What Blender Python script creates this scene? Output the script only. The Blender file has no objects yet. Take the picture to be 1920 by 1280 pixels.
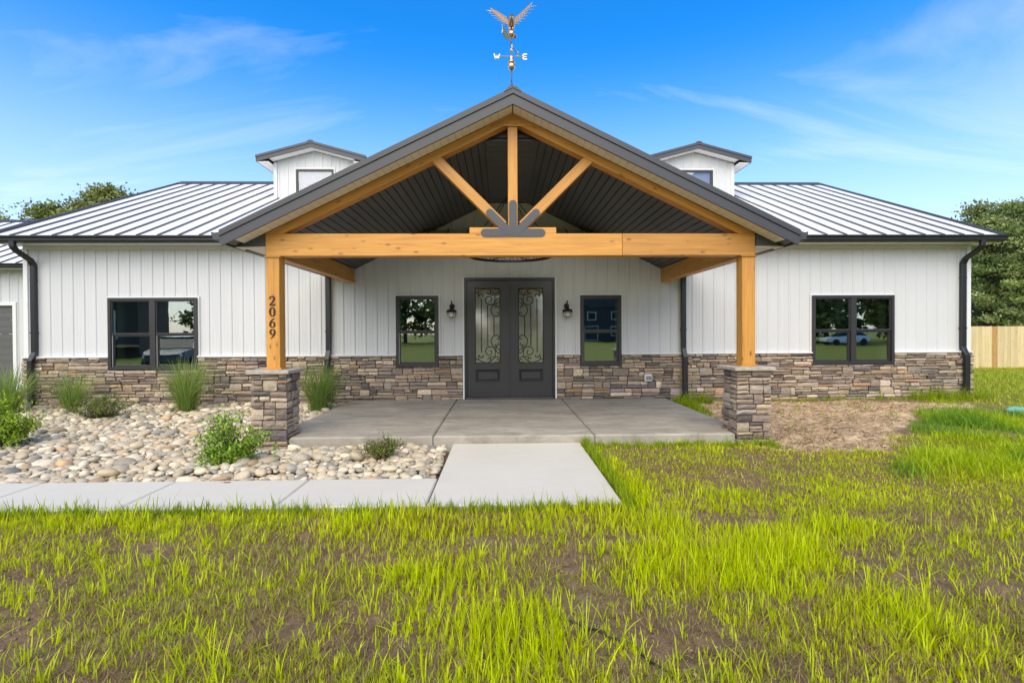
import bpy, math, random
import numpy as np
from mathutils import Vector, Matrix, Euler

rng = np.random.default_rng(7)
R_ = random.Random(11)
scn = bpy.context.scene
COL = scn.collection
rad = math.radians

# ------------------------------------------------------------------ camera
ZC = 1.53
cam_d = bpy.data.cameras.new('camera')
cam = bpy.data.objects.new('camera', cam_d)
COL.objects.link(cam)
yaw, pitch, roll = rad(1.3), rad(-0.55), rad(0.3)
fw = Vector((math.sin(yaw)*math.cos(pitch), math.cos(yaw)*math.cos(pitch), math.sin(pitch)))
rt = Vector((math.cos(yaw), -math.sin(yaw), 0))
up = rt.cross(fw)
r2 = math.cos(roll)*rt - math.sin(roll)*up
u2 = math.cos(roll)*up + math.sin(roll)*rt
m = Matrix((r2, u2, -fw)).transposed().to_4x4()
m.translation = Vector((0, 0, ZC))
cam.matrix_world = m
cam_d.sensor_width = 36.0
cam_d.lens = 925.0/1920*36
cam_d.shift_y = -9.0/1920
cam_d.clip_start = 0.05
cam_d.clip_end = 2000
scn.camera = cam

# ------------------------------------------------------------------ sky, sun, exposure
SUN_EL, SUN_AZ = rad(45), rad(192)      # azimuth measured from +Y (away from camera) clockwise: behind the camera, a little left
world = bpy.data.worlds.new('World')
scn.world = world
world.use_nodes = True
nt = world.node_tree
nt.nodes.clear()
N = nt.nodes.new
L = nt.links.new
sky = N('ShaderNodeTexSky')
sky.sky_type = 'NISHITA'
sky.sun_disc = False
sky.sun_elevation = SUN_EL
sky.sun_rotation = SUN_AZ
sky.altitude = 0
sky.air_density = 1.0
sky.dust_density = 0.7
sky.ozone_density = 2.0
hsv = N('ShaderNodeHueSaturation')
hsv.inputs['Saturation'].default_value = 1.50
hsv.inputs['Hue'].default_value = 0.510
hsv.inputs['Value'].default_value = 1.62
L(sky.outputs[0], hsv.inputs['Color'])
# thin cirrus: noise on the direction projected to a flat layer
tc = N('ShaderNodeTexCoord')
sep = N('ShaderNodeSeparateXYZ'); L(tc.outputs['Generated'], sep.inputs[0])
mx = N('ShaderNodeMath'); mx.operation = 'MAXIMUM'; L(sep.outputs[2], mx.inputs[0]); mx.inputs[1].default_value = 0.0
ad = N('ShaderNodeMath'); ad.operation = 'ADD'; L(mx.outputs[0], ad.inputs[0]); ad.inputs[1].default_value = 0.22
dv = N('ShaderNodeVectorMath'); dv.operation = 'DIVIDE'; L(tc.outputs['Generated'], dv.inputs[0])
cmb = N('ShaderNodeCombineXYZ')
for i in range(3): L(ad.outputs[0], cmb.inputs[i])
L(cmb.outputs[0], dv.inputs[1])
mp = N('ShaderNodeMapping'); mp.inputs['Scale'].default_value = (0.62, 2.3, 0.0); mp.inputs['Rotation'].default_value = (0, 0, rad(-12)); mp.inputs['Location'].default_value = (12.1, 6.6, 0)
L(dv.outputs[0], mp.inputs[0])
n1 = N('ShaderNodeTexNoise'); n1.inputs['Scale'].default_value = 1.3; n1.inputs['Detail'].default_value = 9; n1.inputs['Roughness'].default_value = 0.56; n1.inputs['Distortion'].default_value = 0.7
L(mp.outputs[0], n1.inputs['Vector'])
cr = N('ShaderNodeValToRGB'); cr.color_ramp.elements[0].position = 0.52; cr.color_ramp.elements[1].position = 1.0
cr.color_ramp.elements[0].color = (0, 0, 0, 1); cr.color_ramp.elements[1].color = (0.6, 0.6, 0.6, 1)
L(n1.outputs[0], cr.inputs[0])
hz = N('ShaderNodeMapRange'); hz.inputs[1].default_value = 0.0; hz.inputs[2].default_value = 0.50; hz.inputs[3].default_value = 0.76; hz.inputs[4].default_value = 0.0; hz.interpolation_type = 'SMOOTHSTEP'
L(sep.outputs[2], hz.inputs[0])
hzm = N('ShaderNodeMix'); hzm.data_type = 'RGBA'; L(hz.outputs[0], hzm.inputs[0]); L(hsv.outputs[0], hzm.inputs[6]); hzm.inputs[7].default_value = (3.6, 4.5, 6.6, 1)
mixc = N('ShaderNodeMix'); mixc.data_type = 'RGBA'
L(cr.outputs[0], mixc.inputs[0]); L(hzm.outputs[2], mixc.inputs[6]); mixc.inputs[7].default_value = (5.6, 6.2, 7.6, 1)
bg = N('ShaderNodeBackground'); bg.inputs['Strength'].default_value = 0.145
L(mixc.outputs[2], bg.inputs['Color'])
ow = N('ShaderNodeOutputWorld'); L(bg.outputs[0], ow.inputs['Surface'])

sun_d = bpy.data.lights.new('sun', 'SUN')
sun_d.energy = 2.65
sun_d.angle = rad(80)
sun_d.color = (1.0, 0.955, 0.72)
sun = bpy.data.objects.new('sun', sun_d)
COL.objects.link(sun)
to_sun = Vector((math.sin(SUN_AZ)*math.cos(SUN_EL), math.cos(SUN_AZ)*math.cos(SUN_EL), math.sin(SUN_EL)))
sun.rotation_euler = to_sun.to_track_quat('Z', 'Y').to_euler()
sun.location = to_sun*50

scn.view_settings.view_transform = 'Standard'
scn.view_settings.look = 'None'
scn.view_settings.exposure = 0.60
scn.view_settings.use_white_balance = True
scn.view_settings.white_balance_temperature = 7450
scn.view_settings.white_balance_tint = 10
scn.view_settings.gamma = 1.0
scn.cycles.max_bounces = 8
scn.cycles.transparent_max_bounces = 12
scn.cycles.use_denoising = True

# ------------------------------------------------------------------ materials
def new_mat(name):
    mt = bpy.data.materials.new(name); mt.use_nodes = True
    t = mt.node_tree; t.nodes.clear()
    out = t.nodes.new('ShaderNodeOutputMaterial')
    p = t.nodes.new('ShaderNodeBsdfPrincipled')
    t.links.new(p.outputs[0], out.inputs[0])
    return mt, t, p, out

def noise(t, scale, detail=4, rough=.55, vec=None, dist=0):
    n = t.nodes.new('ShaderNodeTexNoise')
    n.inputs['Scale'].default_value = scale; n.inputs['Detail'].default_value = detail
    n.inputs['Roughness'].default_value = rough; n.inputs['Distortion'].default_value = dist
    if vec is not None: t.links.new(vec, n.inputs['Vector'])
    return n.outputs[0]

def ramp(t, fac, stops):
    r = t.nodes.new('ShaderNodeValToRGB')
    e = r.color_ramp.elements
    while len(e) < len(stops): e.new(0.5)
    for k, (p, c) in enumerate(stops):
        e[k].position = p; e[k].color = (*c, 1) if len(c) == 3 else c
    t.links.new(fac, r.inputs[0])
    return r.outputs[0]

def mixrgb(t, fac, a, b, mode='MIX'):
    n = t.nodes.new('ShaderNodeMix'); n.data_type = 'RGBA'; n.blend_type = mode
    for sock, v in ((n.inputs[0], fac), (n.inputs[6], a), (n.inputs[7], b)):
        if isinstance(v, (int, float)): sock.default_value = v
        elif isinstance(v, tuple): sock.default_value = (*v, 1)
        else: t.links.new(v, sock)
    return n.outputs[2]

def math_(t, op, a, b=None):
    n = t.nodes.new('ShaderNodeMath'); n.operation = op
    for sock, v in ((n.inputs[0], a), (n.inputs[1], b)):
        if v is None: continue
        if isinstance(v, (int, float)): sock.default_value = v
        else: t.links.new(v, sock)
    return n.outputs[0]

def bump(t, p, height, strength=.3, distance=.01):
    b = t.nodes.new('ShaderNodeBump'); b.inputs['Strength'].default_value = strength; b.inputs['Distance'].default_value = distance
    t.links.new(height, b.inputs['Height']); t.links.new(b.outputs[0], p.inputs['Normal'])

def coords(t, kind='Object', scale=None, rot=None):
    c = t.nodes.new('ShaderNodeTexCoord').outputs[kind]
    if scale:
        mp = t.nodes.new('ShaderNodeMapping'); mp.inputs['Scale'].default_value = scale
        if rot: mp.inputs['Rotation'].default_value = rot
        t.links.new(c, mp.inputs[0]); c = mp.outputs[0]
    return c

def position(t):
    return t.nodes.new('ShaderNodeNewGeometry').outputs['Position']

def scaled(t, vec, s):
    mp = t.nodes.new('ShaderNodeMapping'); mp.inputs['Scale'].default_value = s
    t.links.new(vec, mp.inputs[0]); return mp.outputs[0]

def paint(name, col, rough=.45, var=.06, metal=0.0, bumpy=0.0, spec=.5, streak=False):
    mt, t, p, o = new_mat(name)
    pos = position(t)
    n = noise(t, 1.7, 5, .6, scaled(t, pos, (3, 3, .35)) if streak else pos)
    lo = tuple(c*(1-var) for c in col); hi = tuple(min(1, c*(1+var)) for c in col)
    t.links.new(ramp(t, n, [(.3, lo), (.7, hi)]), p.inputs['Base Color'])
    p.inputs['Roughness'].default_value = rough; p.inputs['Metallic'].default_value = metal
    p.inputs['Specular IOR Level'].default_value = spec
    if bumpy: bump(t, p, noise(t, 90, 3, .5, pos), bumpy, .003)
    return mt

M = {}
M['siding'] = paint('white_siding_paint', (.585, .585, .592), .42, .03, streak=True)
M['trim'] = paint('white_trim_paint', (.70, .70, .69), .4, .02)
M['soffit'] = paint('warm_bounce_soffit_vinyl', (.78, .72, .60), .5, .03)  # white soffit with warm bounce light put into its base colour
M['fascia'] = paint('charcoal_fascia_metal', (.046, .046, .054), .45, .07)
M['dark'] = paint('black_gutter_metal', (.017, .017, .019), .35, .1)
M['frame'] = paint('bronze_window_frame', (.030, .027, .030), .4, .1)
M['ceil'] = paint('dark_ceiling_board', (.075, .075, .078), .42, .12)
M['black'] = paint('black_gap', (.006, .006, .006), .8, .1)
M['door'] = paint('dark_door_paint', (.036, .033, .038), .32, .08)
M['iron'] = paint('wrought_iron', (.015, .014, .014), .45, .2)
M['plate'] = paint('grey_steel_plate', (.065, .065, .075), .5, .08, bumpy=.1)
M['interior'] = paint('interior_wall', (.22, .22, .21), .8, .05)
M['jamb'] = paint('interior_jamb', (.62, .68, .62), .6, .03)
M['sky_tone'] = paint('sky_tone_backing', (.55, .53, .58), .6, .03)
M['garage'] = paint('brown_garage_door', (.105, .10, .10), .5, .08)
M['outlet'] = paint('outlet_plastic', (.62, .60, .56), .4, .05)
M['outletd'] = paint('outlet_window_plastic', (.22, .22, .22), .2, .05)
M['copper'] = paint('polished_copper', (.80, .50, .32), .34, .15, metal=1.0)
M['brass'] = paint('polished_brass', (.62, .46, .17), .45, .1, metal=1.0)
M['rodm'] = paint('dark_rod', (.10, .09, .09), .35, .1, metal=.6)
M['digit'] = paint('black_number', (.018, .012, .008), .45, .1)
M['globe'] = paint('lamp_glass_white', (.82, .78, .72), .15, .02)
M['rubber'] = paint('black_drip_hose', (.02, .02, .02), .6, .2)
M['teal'] = paint('teal_fabric_hose', (.12, .34, .30), .8, .15)
M['leafred'] = paint('dry_red_leaf', (.30, .06, .03), .6, .2)
M['navy'] = paint('dark_house_siding', (.040, .038, .038), .6, .1)
M['navyroof'] = paint('dark_house_roof', (.06, .06, .065), .8, .2)
M['shingle'] = M['navyroof']
M['cedar'] = paint('cedar_deck', (.32, .17, .08), .6, .15)
M['carblue'] = paint('dark_blue_car_paint', (.05, .075, .12), .18, .02)
M['carwhite'] = paint('white_car_paint', (.78, .78, .78), .2, .02)
M['carglass'] = paint('dark_car_glass', (.02, .025, .03), .05, .02)
M['tyre'] = paint('car_tyre', (.02, .02, .02), .8, .1)
M['bark'] = paint('tree_bark', (.10, .075, .055), .9, .35, bumpy=.5)
M['twig'] = paint('shrub_twig', (.09, .06, .04), .9, .3)

M['seam'] = paint('shade_grey_roof_seam', (.105, .105, .115), .45, .06)  # dark grey paints the shaded sides of the seams into their colour
def roof_mat():
    mt, t, p, o = new_mat('sky_sheen_roof_metal')
    pos = position(t)
    n = noise(t, .8, 4, .5, pos)
    t.links.new(ramp(t, n, [(.3, (.76, .75, .735)), (.7, (.81, .80, .785))]), p.inputs['Base Color'])  # pale base colour stands in for sky reflected off darker metal
    p.inputs['Roughness'].default_value = .42; p.inputs['Metallic'].default_value = .15
    bump(t, p, noise(t, 1.2, 2, .5, pos), .08, .02)
    return mt
M['roof'] = roof_mat()

def wood_mat(name, a, b, knots=True, kd=(.20, .075, .02)):
    mt, t, p, o = new_mat(name)
    c = t.nodes.new('ShaderNodeTexCoord').outputs['Object']
    inf = t.nodes.new('ShaderNodeObjectInfo').outputs['Random']
    ofs = t.nodes.new('ShaderNodeVectorMath'); ofs.operation = 'ADD'
    cb = t.nodes.new('ShaderNodeCombineXYZ'); t.links.new(math_(t, 'MULTIPLY', inf, 37.0), cb.inputs[0]); t.links.new(math_(t, 'MULTIPLY', inf, 11.0), cb.inputs[1])
    t.links.new(c, ofs.inputs[0]); t.links.new(cb.outputs[0], ofs.inputs[1]); c = ofs.outputs[0]
    g = noise(t, 1.0, 6, .6, scaled(t, c, (.9, 17, 17)), 1.6)
    fine = noise(t, 1.0, 4, .7, scaled(t, c, (4, 160, 160)))
    big = noise(t, 1.3, 3, .5, scaled(t, c, (.8, 3, 3)))
    colr = ramp(t, g, [(.28, tuple(x*.86 for x in a)), (.5, tuple((x+y)/2 for x, y in zip(a, b))), (.72, b)])
    colr = mixrgb(t, math_(t, 'MULTIPLY', fine, .35), colr, tuple(x*.72 for x in a))
    colr = mixrgb(t, ramp(t, big, [(.45, (0, 0, 0)), (.75, (.4, .4, .4))]), colr, tuple(x*.8 for x in a))
    if knots:
        v = t.nodes.new('ShaderNodeTexVoronoi'); v.inputs['Scale'].default_value = 1.0
        t.links.new(scaled(t, c, (3.8, 9, 9)), v.inputs['Vector'])
        k = ramp(t, v.outputs['Distance'], [(.05, (1, 1, 1)), (.10, (.5, .5, .5)), (.20, (0, 0, 0))])
        colr = mixrgb(t, k, colr, kd)
    tone = t.nodes.new('ShaderNodeMapRange'); tone.inputs[3].default_value = .86; tone.inputs[4].default_value = 1.12; t.links.new(inf, tone.inputs[0])
    cbt = t.nodes.new('ShaderNodeCombineColor')
    for q in range(3): t.links.new(tone.outputs[0], cbt.inputs[q])
    colr = mixrgb(t, 1.0, colr, cbt.outputs[0], 'MULTIPLY')
    t.links.new(colr, p.inputs['Base Color'])
    p.inputs['Roughness'].default_value = .5
    bump(t, p, g, .12, .004)
    return mt
M['wood'] = wood_mat('orange_pine_timber', (.52, .215, .036), (.76, .365, .078))
M['fencew'] = wood_mat('pale_fence_pine', (.62, .47, .24), (.75, .60, .34), True, (.35, .2, .08))
M['fencest'] = wood_mat('stained_fence_pine', (.50, .27, .08), (.60, .36, .13), True)

def concrete(name, a, b, stain=.5, sc=1.0, wavy=False):
    mt, t, p, o = new_mat(name)
    pos = position(t)
    n1 = noise(t, .9*sc, 6, .62, scaled(t, pos, (.7, 1.8, 1)) if wavy else pos, .6)
    n2 = noise(t, 26, 5, .7, pos)
    n3 = noise(t, 160, 3, .6, pos)
    c = ramp(t, n1, [(.28, a), (.72, b)])
    c = mixrgb(t, math_(t, 'MULTIPLY', n2, .30), c, tuple(x*.75 for x in a))
    c = mixrgb(t, ramp(t, noise(t, 2.2, 7, .7, scaled(t, pos, (.8, 2.4, 1)), 1.2), [(.45, (0, 0, 0)), (.72, (stain*1.3,)*3)]), c, tuple(x*.72 for x in a))
    sp = ramp(t, noise(t, 3.1, 5, .7, pos, 1.5), [(.66, (0, 0, 0)), (.80, (stain, stain, stain))])
    c = mixrgb(t, sp, c, tuple(min(1, x*1.5) for x in b))
    t.links.new(c, p.inputs['Base Color']); p.inputs['Roughness'].default_value = .85
    bump(t, p, mixrgb(t, .5, n2, n3), .15, .004)
    return mt
M['patio'] = concrete('grey_patio_concrete', (.27, .238, .19), (.48, .435, .365), .75, 1.5, True)
M['walk'] = concrete('pale_walk_concrete', (.575, .535, .455), (.62, .58, .50), .12)

def attr_mat(name, attr, rough=.8, bsc=40, bst=.5, bd=.01, transl=0.0, spec=.3, objcol=False, var=.25, vsc=9, streak=None):
    mt, t, p, o = new_mat(name)
    pos = position(t)
    if objcol: col = t.nodes.new('ShaderNodeObjectInfo').outputs['Color']
    else:
        a = t.nodes.new('ShaderNodeAttribute'); a.attribute_name = attr; col = a.outputs['Color']
    if var:
        n = noise(t, vsc, 5, .65, scaled(t, pos, streak) if streak else pos)
        col = mixrgb(t, 1.0, col, ramp(t, n, [(.25, (1-var,)*3), (.75, (1+var,)*3)]), 'MULTIPLY')
    t.links.new(col, p.inputs['Base Color']); p.inputs['Roughness'].default_value = rough
    p.inputs['Specular IOR Level'].default_value = spec
    if bst: bump(t, p, noise(t, bsc, 5, .65, pos), bst, bd)
    if transl:
        tr = t.nodes.new('ShaderNodeBsdfTranslucent'); t.links.new(col, tr.inputs['Color'])
        ms = t.nodes.new('ShaderNodeMixShader'); ms.inputs[0].default_value = transl
        t.links.new(p.outputs[0], ms.inputs[1]); t.links.new(tr.outputs[0], ms.inputs[2]); t.links.new(ms.outputs[0], o.inputs[0])
    return mt
M['stone_o'] = attr_mat('ledge_stone', 'col', .9, 55, .7, .012, objcol=True, var=.30, vsc=14, streak=(1, 1, 2.2))
M['stone_a'] = attr_mat('ledge_stone_small', 'col', .9, 55, .7, .012, var=.30, vsc=14, streak=(1, 1, 2.2))
M['rock_o'] = attr_mat('river_rock', 'col', .7, 60, .25, .006, objcol=True, var=.16, vsc=16)
M['rock_a'] = attr_mat('river_rock_small', 'col', .7, 60, .25, .006, var=.16, vsc=16)
M['grass'] = attr_mat('grass_blade', 'col', .55, bst=0, transl=.48, spec=.3, var=0)
M['leaf'] = attr_mat('tree_leaf', 'col', .55, bst=0, transl=.3, spec=.3, var=0)
M['mortar'] = paint('stone_mortar', (.085, .072, .06), .95, .3)

def glass_mat(name, tint=(.75, .85, .80), fac=.34, rough=.0):
    mt, t, p, o = new_mat(name)
    t.nodes.remove(p)
    fr = t.nodes.new('ShaderNodeFresnel'); fr.inputs['IOR'].default_value = 1.5
    f = math_(t, 'ADD', math_(t, 'MULTIPLY', fr.outputs[0], 1.0), fac-.04)
    gl = t.nodes.new('ShaderNodeBsdfGlossy'); gl.inputs['Roughness'].default_value = rough; gl.inputs['Color'].default_value = (.92, .95, .93, 1)
    # slight waviness of the pane
    b = t.nodes.new('ShaderNodeBump'); b.inputs['Strength'].default_value = .03; b.inputs['Distance'].default_value = .02
    t.links.new(noise(t, 2.2, 1, .5, position(t)), b.inputs['Height']); t.links.new(b.outputs[0], gl.inputs['Normal'])
    tr = t.nodes.new('ShaderNodeBsdfTransparent'); tr.inputs['Color'].default_value = (*tint, 1)
    ms = t.nodes.new('ShaderNodeMixShader')
    t.links.new(f, ms.inputs[0]); t.links.new(tr.outputs[0], ms.inputs[1]); t.links.new(gl.outputs[0], ms.inputs[2]); t.links.new(ms.outputs[0], o.inputs[0])
    return mt
M['glass'] = glass_mat('window_glass')
def pale_reflect_glass():
    mt, t, p, o = new_mat('pale_reflect_door_glass')
    p.inputs['Base Color'].default_value = (.46, .45, .39, 1); p.inputs['Roughness'].default_value = .07
    p.inputs['Specular IOR Level'].default_value = 1.0; p.inputs['IOR'].default_value = 2.0
    t.links.new(ramp(t, noise(t, 2.5, 3, .5, position(t)), [(.3, (.19, .185, .155)), (.7, (.27, .262, .225))]), p.inputs['Base Color'])  # pale base colour stands in for reflections and hall light in the pane
    return mt
M['doorglass'] = pale_reflect_glass()

M['dormerglass'] = glass_mat('dormer_glass', (.85, .85, .9), .10)

def ground_mat():
    mt, t, p, o = new_mat('soil_and_lawn')
    pos = position(t)
    big = noise(t, .9, 6, .6, pos)
    mid = noise(t, 13, 7, .72, pos)
    fin = noise(t, 70, 5, .75, pos)
    soil = ramp(t, mid, [(.28, (.13, .076, .042)), (.5, (.28, .178, .104)), (.75, (.42, .285, .175))])
    soil = mixrgb(t, ramp(t, big, [(.35, (0, 0, 0)), (.7, (.6, .6, .6))]), soil, (.30, .195, .118))
    tan = ramp(t, noise(t, 7, 7, .75, scaled(t, pos, (1, 2.2, 1)), .8), [(.39, (.16, .085, .042)), (.45, (.46, .30, .165)), (.55, (.74, .53, .335)), (.8, (.82, .63, .42))])
    grn = ramp(t, mid, [(.3, (.12, .155, .025)), (.7, (.20, .24, .035))])
    at = t.nodes.new('ShaderNodeAttribute'); at.attribute_name = 'zone'
    s = t.nodes.new('ShaderNodeSeparateColor'); t.links.new(at.outputs['Color'], s.inputs[0])
    edge = math_(t, 'ADD', s.outputs[0], math_(t, 'MULTIPLY', math_(t, 'SUBTRACT', mid, .5), .6))
    c = mixrgb(t, ramp(t, edge, [(.4, (0, 0, 0)), (.62, (1, 1, 1))]), soil, tan)
    c = mixrgb(t, s.outputs[1], c, grn)
    c = mixrgb(t, math_(t, 'MULTIPLY', fin, .28), c, (.075, .05, .033))
    t.links.new(c, p.inputs['Base Color']); p.inputs['Roughness'].default_value = .95
    p.inputs['Specular IOR Level'].default_value = .15
    bump(t, p, mixrgb(t, .35, mid, fin), 1.0, .05)
    return mt
M['ground'] = ground_mat()

# ------------------------------------------------------------------ helpers
WP = {}
def wpos(o):
    return WP[o.name] if o is not None else Vector((0, 0, 0))

def empty(name, loc, parent=None):
    o = bpy.data.objects.new(name, None); COL.objects.link(o)
    o.empty_display_size = .1
    o.parent = parent
    o.location = Vector(loc) - wpos(parent)
    WP[o.name] = Vector(loc)
    return o

def tag(o, label, cat, group=None):
    o['label'] = label; o['category'] = cat
    if group: o['group'] = group
    return o

def mesh_data(name, V, F, mats, smooth=False, midx=None, col=None):
    me = bpy.data.meshes.new(name)
    me.from_pydata([tuple(map(float, v)) for v in V], [], [tuple(map(int, f)) for f in F])
    for mt in (mats if isinstance(mats, (list, tuple)) else [mats]): me.materials.append(mt)
    if smooth: me.polygons.foreach_set('use_smooth', [True]*len(me.polygons))
    if midx is not None: me.polygons.foreach_set('material_index', midx)
    if col is not None:
        ca = me.color_attributes.new('col', 'FLOAT_COLOR', 'POINT')
        c4 = np.ones((len(V), 4), np.float32); c4[:, :3] = col
        ca.data.foreach_set('color', c4.ravel())
    me.update()
    return me

def fast_mesh(name, V, loops, starts, totals, mt, col=None, smooth=False):
    me = bpy.data.meshes.new(name)
    me.vertices.add(len(V)); me.vertices.foreach_set('co', np.asarray(V, np.float32).ravel())
    me.loops.add(len(loops)); me.loops.foreach_set('vertex_index', np.asarray(loops, np.int32))
    me.polygons.add(len(starts)); me.polygons.foreach_set('loop_start', np.asarray(starts, np.int32))
    try: me.polygons.foreach_set('loop_total', np.asarray(totals, np.int32))
    except Exception: pass
    if smooth: me.polygons.foreach_set('use_smooth', np.ones(len(starts), bool))
    me.materials.append(mt)
    if col is not None:
        ca = me.color_attributes.new('col', 'FLOAT_COLOR', 'POINT')
        c4 = np.ones((len(V), 4), np.float32); c4[:, :3] = col
        ca.data.foreach_set('color', c4.ravel())
    me.update(calc_edges=True)
    return me

def link(name, me, parent=None, loc=(0, 0, 0), rot=None):
    o = bpy.data.objects.new(name, me); COL.objects.link(o)
    o.parent = parent
    o.location = Vector(loc) - wpos(parent)
    if rot is not None: o.rotation_euler = rot
    WP[o.name] = Vector(loc)
    return o

def centred(name, V, F, mats, parent=None, smooth=False, midx=None):
    """Mesh object with its origin at the middle of its bounding box."""
    V = np.asarray(V, float)
    c = (V.max(0)+V.min(0))/2
    return link(name, mesh_data(name, V-c, F, mats, smooth, midx), parent, c)

BOXF = [(0, 3, 2, 1), (4, 5, 6, 7), (0, 1, 5, 4), (1, 2, 6, 5), (2, 3, 7, 6), (3, 0, 4, 7)]
def box_geom(x0, x1, y0, y1, z0, z1):
    return [(x0, y0, z0), (x1, y0, z0), (x1, y1, z0), (x0, y1, z0), (x0, y0, z1), (x1, y0, z1), (x1, y1, z1), (x0, y1, z1)], list(BOXF)

def cbox_geom(sx, sy, sz, c):
    """chamfered box centred on the origin"""
    h = np.array([sx, sy, sz])/2
    idx = {}; V = []
    for s0 in (-1, 1):
        for s1 in (-1, 1):
            for s2 in (-1, 1):
                s = (s0, s1, s2)
                for a in range(3):
                    v = np.array(s)*(h-c); v[a] = s[a]*h[a]
                    idx[(s, a)] = len(V); V.append(v)
    F = []
    for a in range(3):
        b, d = [(1, 2), (0, 2), (0, 1)][a]
        for sa in (-1, 1):
            q = []
            for sb, sd in ((-1, -1), (1, -1), (1, 1), (-1, 1)):
                s = [0, 0, 0]; s[a] = sa; s[b] = sb; s[d] = sd; q.append(idx[(tuple(s), a)])
            F.append(q)
    for a, b in ((0, 1), (0, 2), (1, 2)):
        d = 3-a-b
        for sa in (-1, 1):
            for sb in (-1, 1):
                s = [0, 0, 0]; s[a] = sa; s[b] = sb
                s[d] = -1; m_ = tuple(s); s[d] = 1; p_ = tuple(s)
                F.append([idx[(m_, a)], idx[(p_, a)], idx[(p_, b)], idx[(m_, b)]])
    for s0 in (-1, 1):
        for s1 in (-1, 1):
            for s2 in (-1, 1):
                s = (s0, s1, s2); F.append([idx[(s, 0)], idx[(s, 1)], idx[(s, 2)]])
    V = np.array(V)
    out = []
    for f in F:
        p = V[f]; n = np.cross(p[1]-p[0], p[2]-p[0])
        out.append(f[::-1] if np.dot(n, p.mean(0)) < 0 else f)
    return V, out

CB = {}
def bx(name, x0, x1, y0, y1, z0, z1, mt, parent=None, c=0.0):
    loc = ((x0+x1)/2, (y0+y1)/2, (z0+z1)/2)
    key = (round(x1-x0, 4), round(y1-y0, 4), round(z1-z0, 4), mt.name, c)
    if key not in CB:
        if c: V, F = cbox_geom(x1-x0, y1-y0, z1-z0, c)
        else: V, F = box_geom(-(x1-x0)/2, (x1-x0)/2, -(y1-y0)/2, (y1-y0)/2, -(z1-z0)/2, (z1-z0)/2)
        CB[key] = mesh_data(name, V, F, mt)
    return link(name, CB[key], parent, loc)

class Geo:
    """collects shapes for one mesh"""
    def __init__(s): s.V = []; s.F = []; s.mi = []
    def add(s, V, F, mi=0):
        n = len(s.V); s.V += [tuple(v) for v in V]; s.F += [tuple(i+n for i in f) for f in F]; s.mi += [mi]*len(F); return s
    def box(s, x0, x1, y0, y1, z0, z1, mi=0):
        return s.add(*box_geom(x0, x1, y0, y1, z0, z1), mi)
    def prism(s, pts, y0, y1, mi=0):      # polygon in XZ (counter-clockwise seen from -Y), extruded along Y
        n = len(pts)
        V = [(x, y0, z) for x, z in pts]+[(x, y1, z) for x, z in pts]
        F = [tuple(range(n)), tuple(range(2*n-1, n-1, -1))]
        F += [(i, i+n, (i+1) % n+n, (i+1) % n) for i in range(n)]
        return s.add(V, F, mi)
    def prismX(s, pts, x0, x1, mi=0):     # polygon in YZ extruded along X
        n = len(pts)
        V = [(x0, y, z) for y, z in pts]+[(x1, y, z) for y, z in pts]
        F = [tuple(range(n-1, -1, -1)), tuple(range(n, 2*n))]
        F += [((i+1) % n, (i+1) % n+n, i+n, i) for i in range(n)]
        return s.add(V, F, mi)
    def prismZ(s, pts, z0, z1, mi=0):     # polygon in XY ccw from above
        n = len(pts)
        V = [(x, y, z0) for x, y in pts]+[(x, y, z1) for x, y in pts]
        F = [tuple(range(n-1, -1, -1)), tuple(range(n, 2*n))]
        F += [(i, (i+1) % n, (i+1) % n+n, i+n) for i in range(n)]
        return s.add(V, F, mi)
    def tube(s, pts, r, n=8, mi=0, cap=True, flat=None):
        P = [Vector(p) for p in pts]; rs = r if isinstance(r, (list, tuple, np.ndarray)) else [r]*len(P)
        V = []; F = []
        prev = None
        for i, p in enumerate(P):
            d = (P[min(i+1, len(P)-1)]-P[max(i-1, 0)]).normalized()
            if prev is None:
                a = Vector((0, 0, 1)) if abs(d.z) < .9 else Vector((1, 0, 0))
                u = d.cross(a).normalized()
            else:
                u = (prev-d*prev.dot(d)).normalized()
            prev = u; v = d.cross(u)
            for k in range(n):
                t = 2*math.pi*k/n
                V.append(p+(math.cos(t)*u+math.sin(t)*v)*float(rs[i]))
        for i in range(len(P)-1):
            for k in range(n):
                F.append((i*n+k, i*n+(k+1) % n, (i+1)*n+(k+1) % n, (i+1)*n+k))
        if cap:
            F.append(tuple(range(n-1, -1, -1))); F.append(tuple(range((len(P)-1)*n, len(P)*n)))
        return s.add(V, F, mi)
    def lathe(s, prof, c=(0, 0, 0), n=20, mi=0):   # prof (r,z)
        V = []; F = []
        for r, z in prof:
            for k in range(n):
                t = 2*math.pi*k/n; V.append((c[0]+r*math.cos(t), c[1]+r*math.sin(t), c[2]+z))
        for i in range(len(prof)-1):
            for k in range(n):
                F.append((i*n+k, i*n+(k+1) % n, (i+1)*n+(k+1) % n, (i+1)*n+k))
        return s.add(V, F, mi)
    def build(s, name, mats, parent=None, smooth=False):
        return centred(name, s.V, s.F, mats, parent, smooth, s.mi if isinstance(mats, (list, tuple)) else None)

def shade_auto(o, ang=35):
    me = o.data
    me.polygons.foreach_set('use_smooth', [True]*len(me.polygons))
    try: me.set_sharp_from_angle(angle=rad(ang))
    except Exception: pass

def smooth_path(pts, k=6):
    P = [np.array(p, float) for p in pts]; out = []
    for i in range(len(P)-1):
        p0, p1, p2, p3 = P[max(i-1, 0)], P[i], P[i+1], P[min(i+2, len(P)-1)]
        for j in range(k):
            t = j/k
            out.append(.5*((2*p1)+(-p0+p2)*t+(2*p0-5*p1+4*p2-p3)*t*t+(-p0+3*p1-3*p2+p3)*t**3))
    out.append(P[-1]); return out

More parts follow.
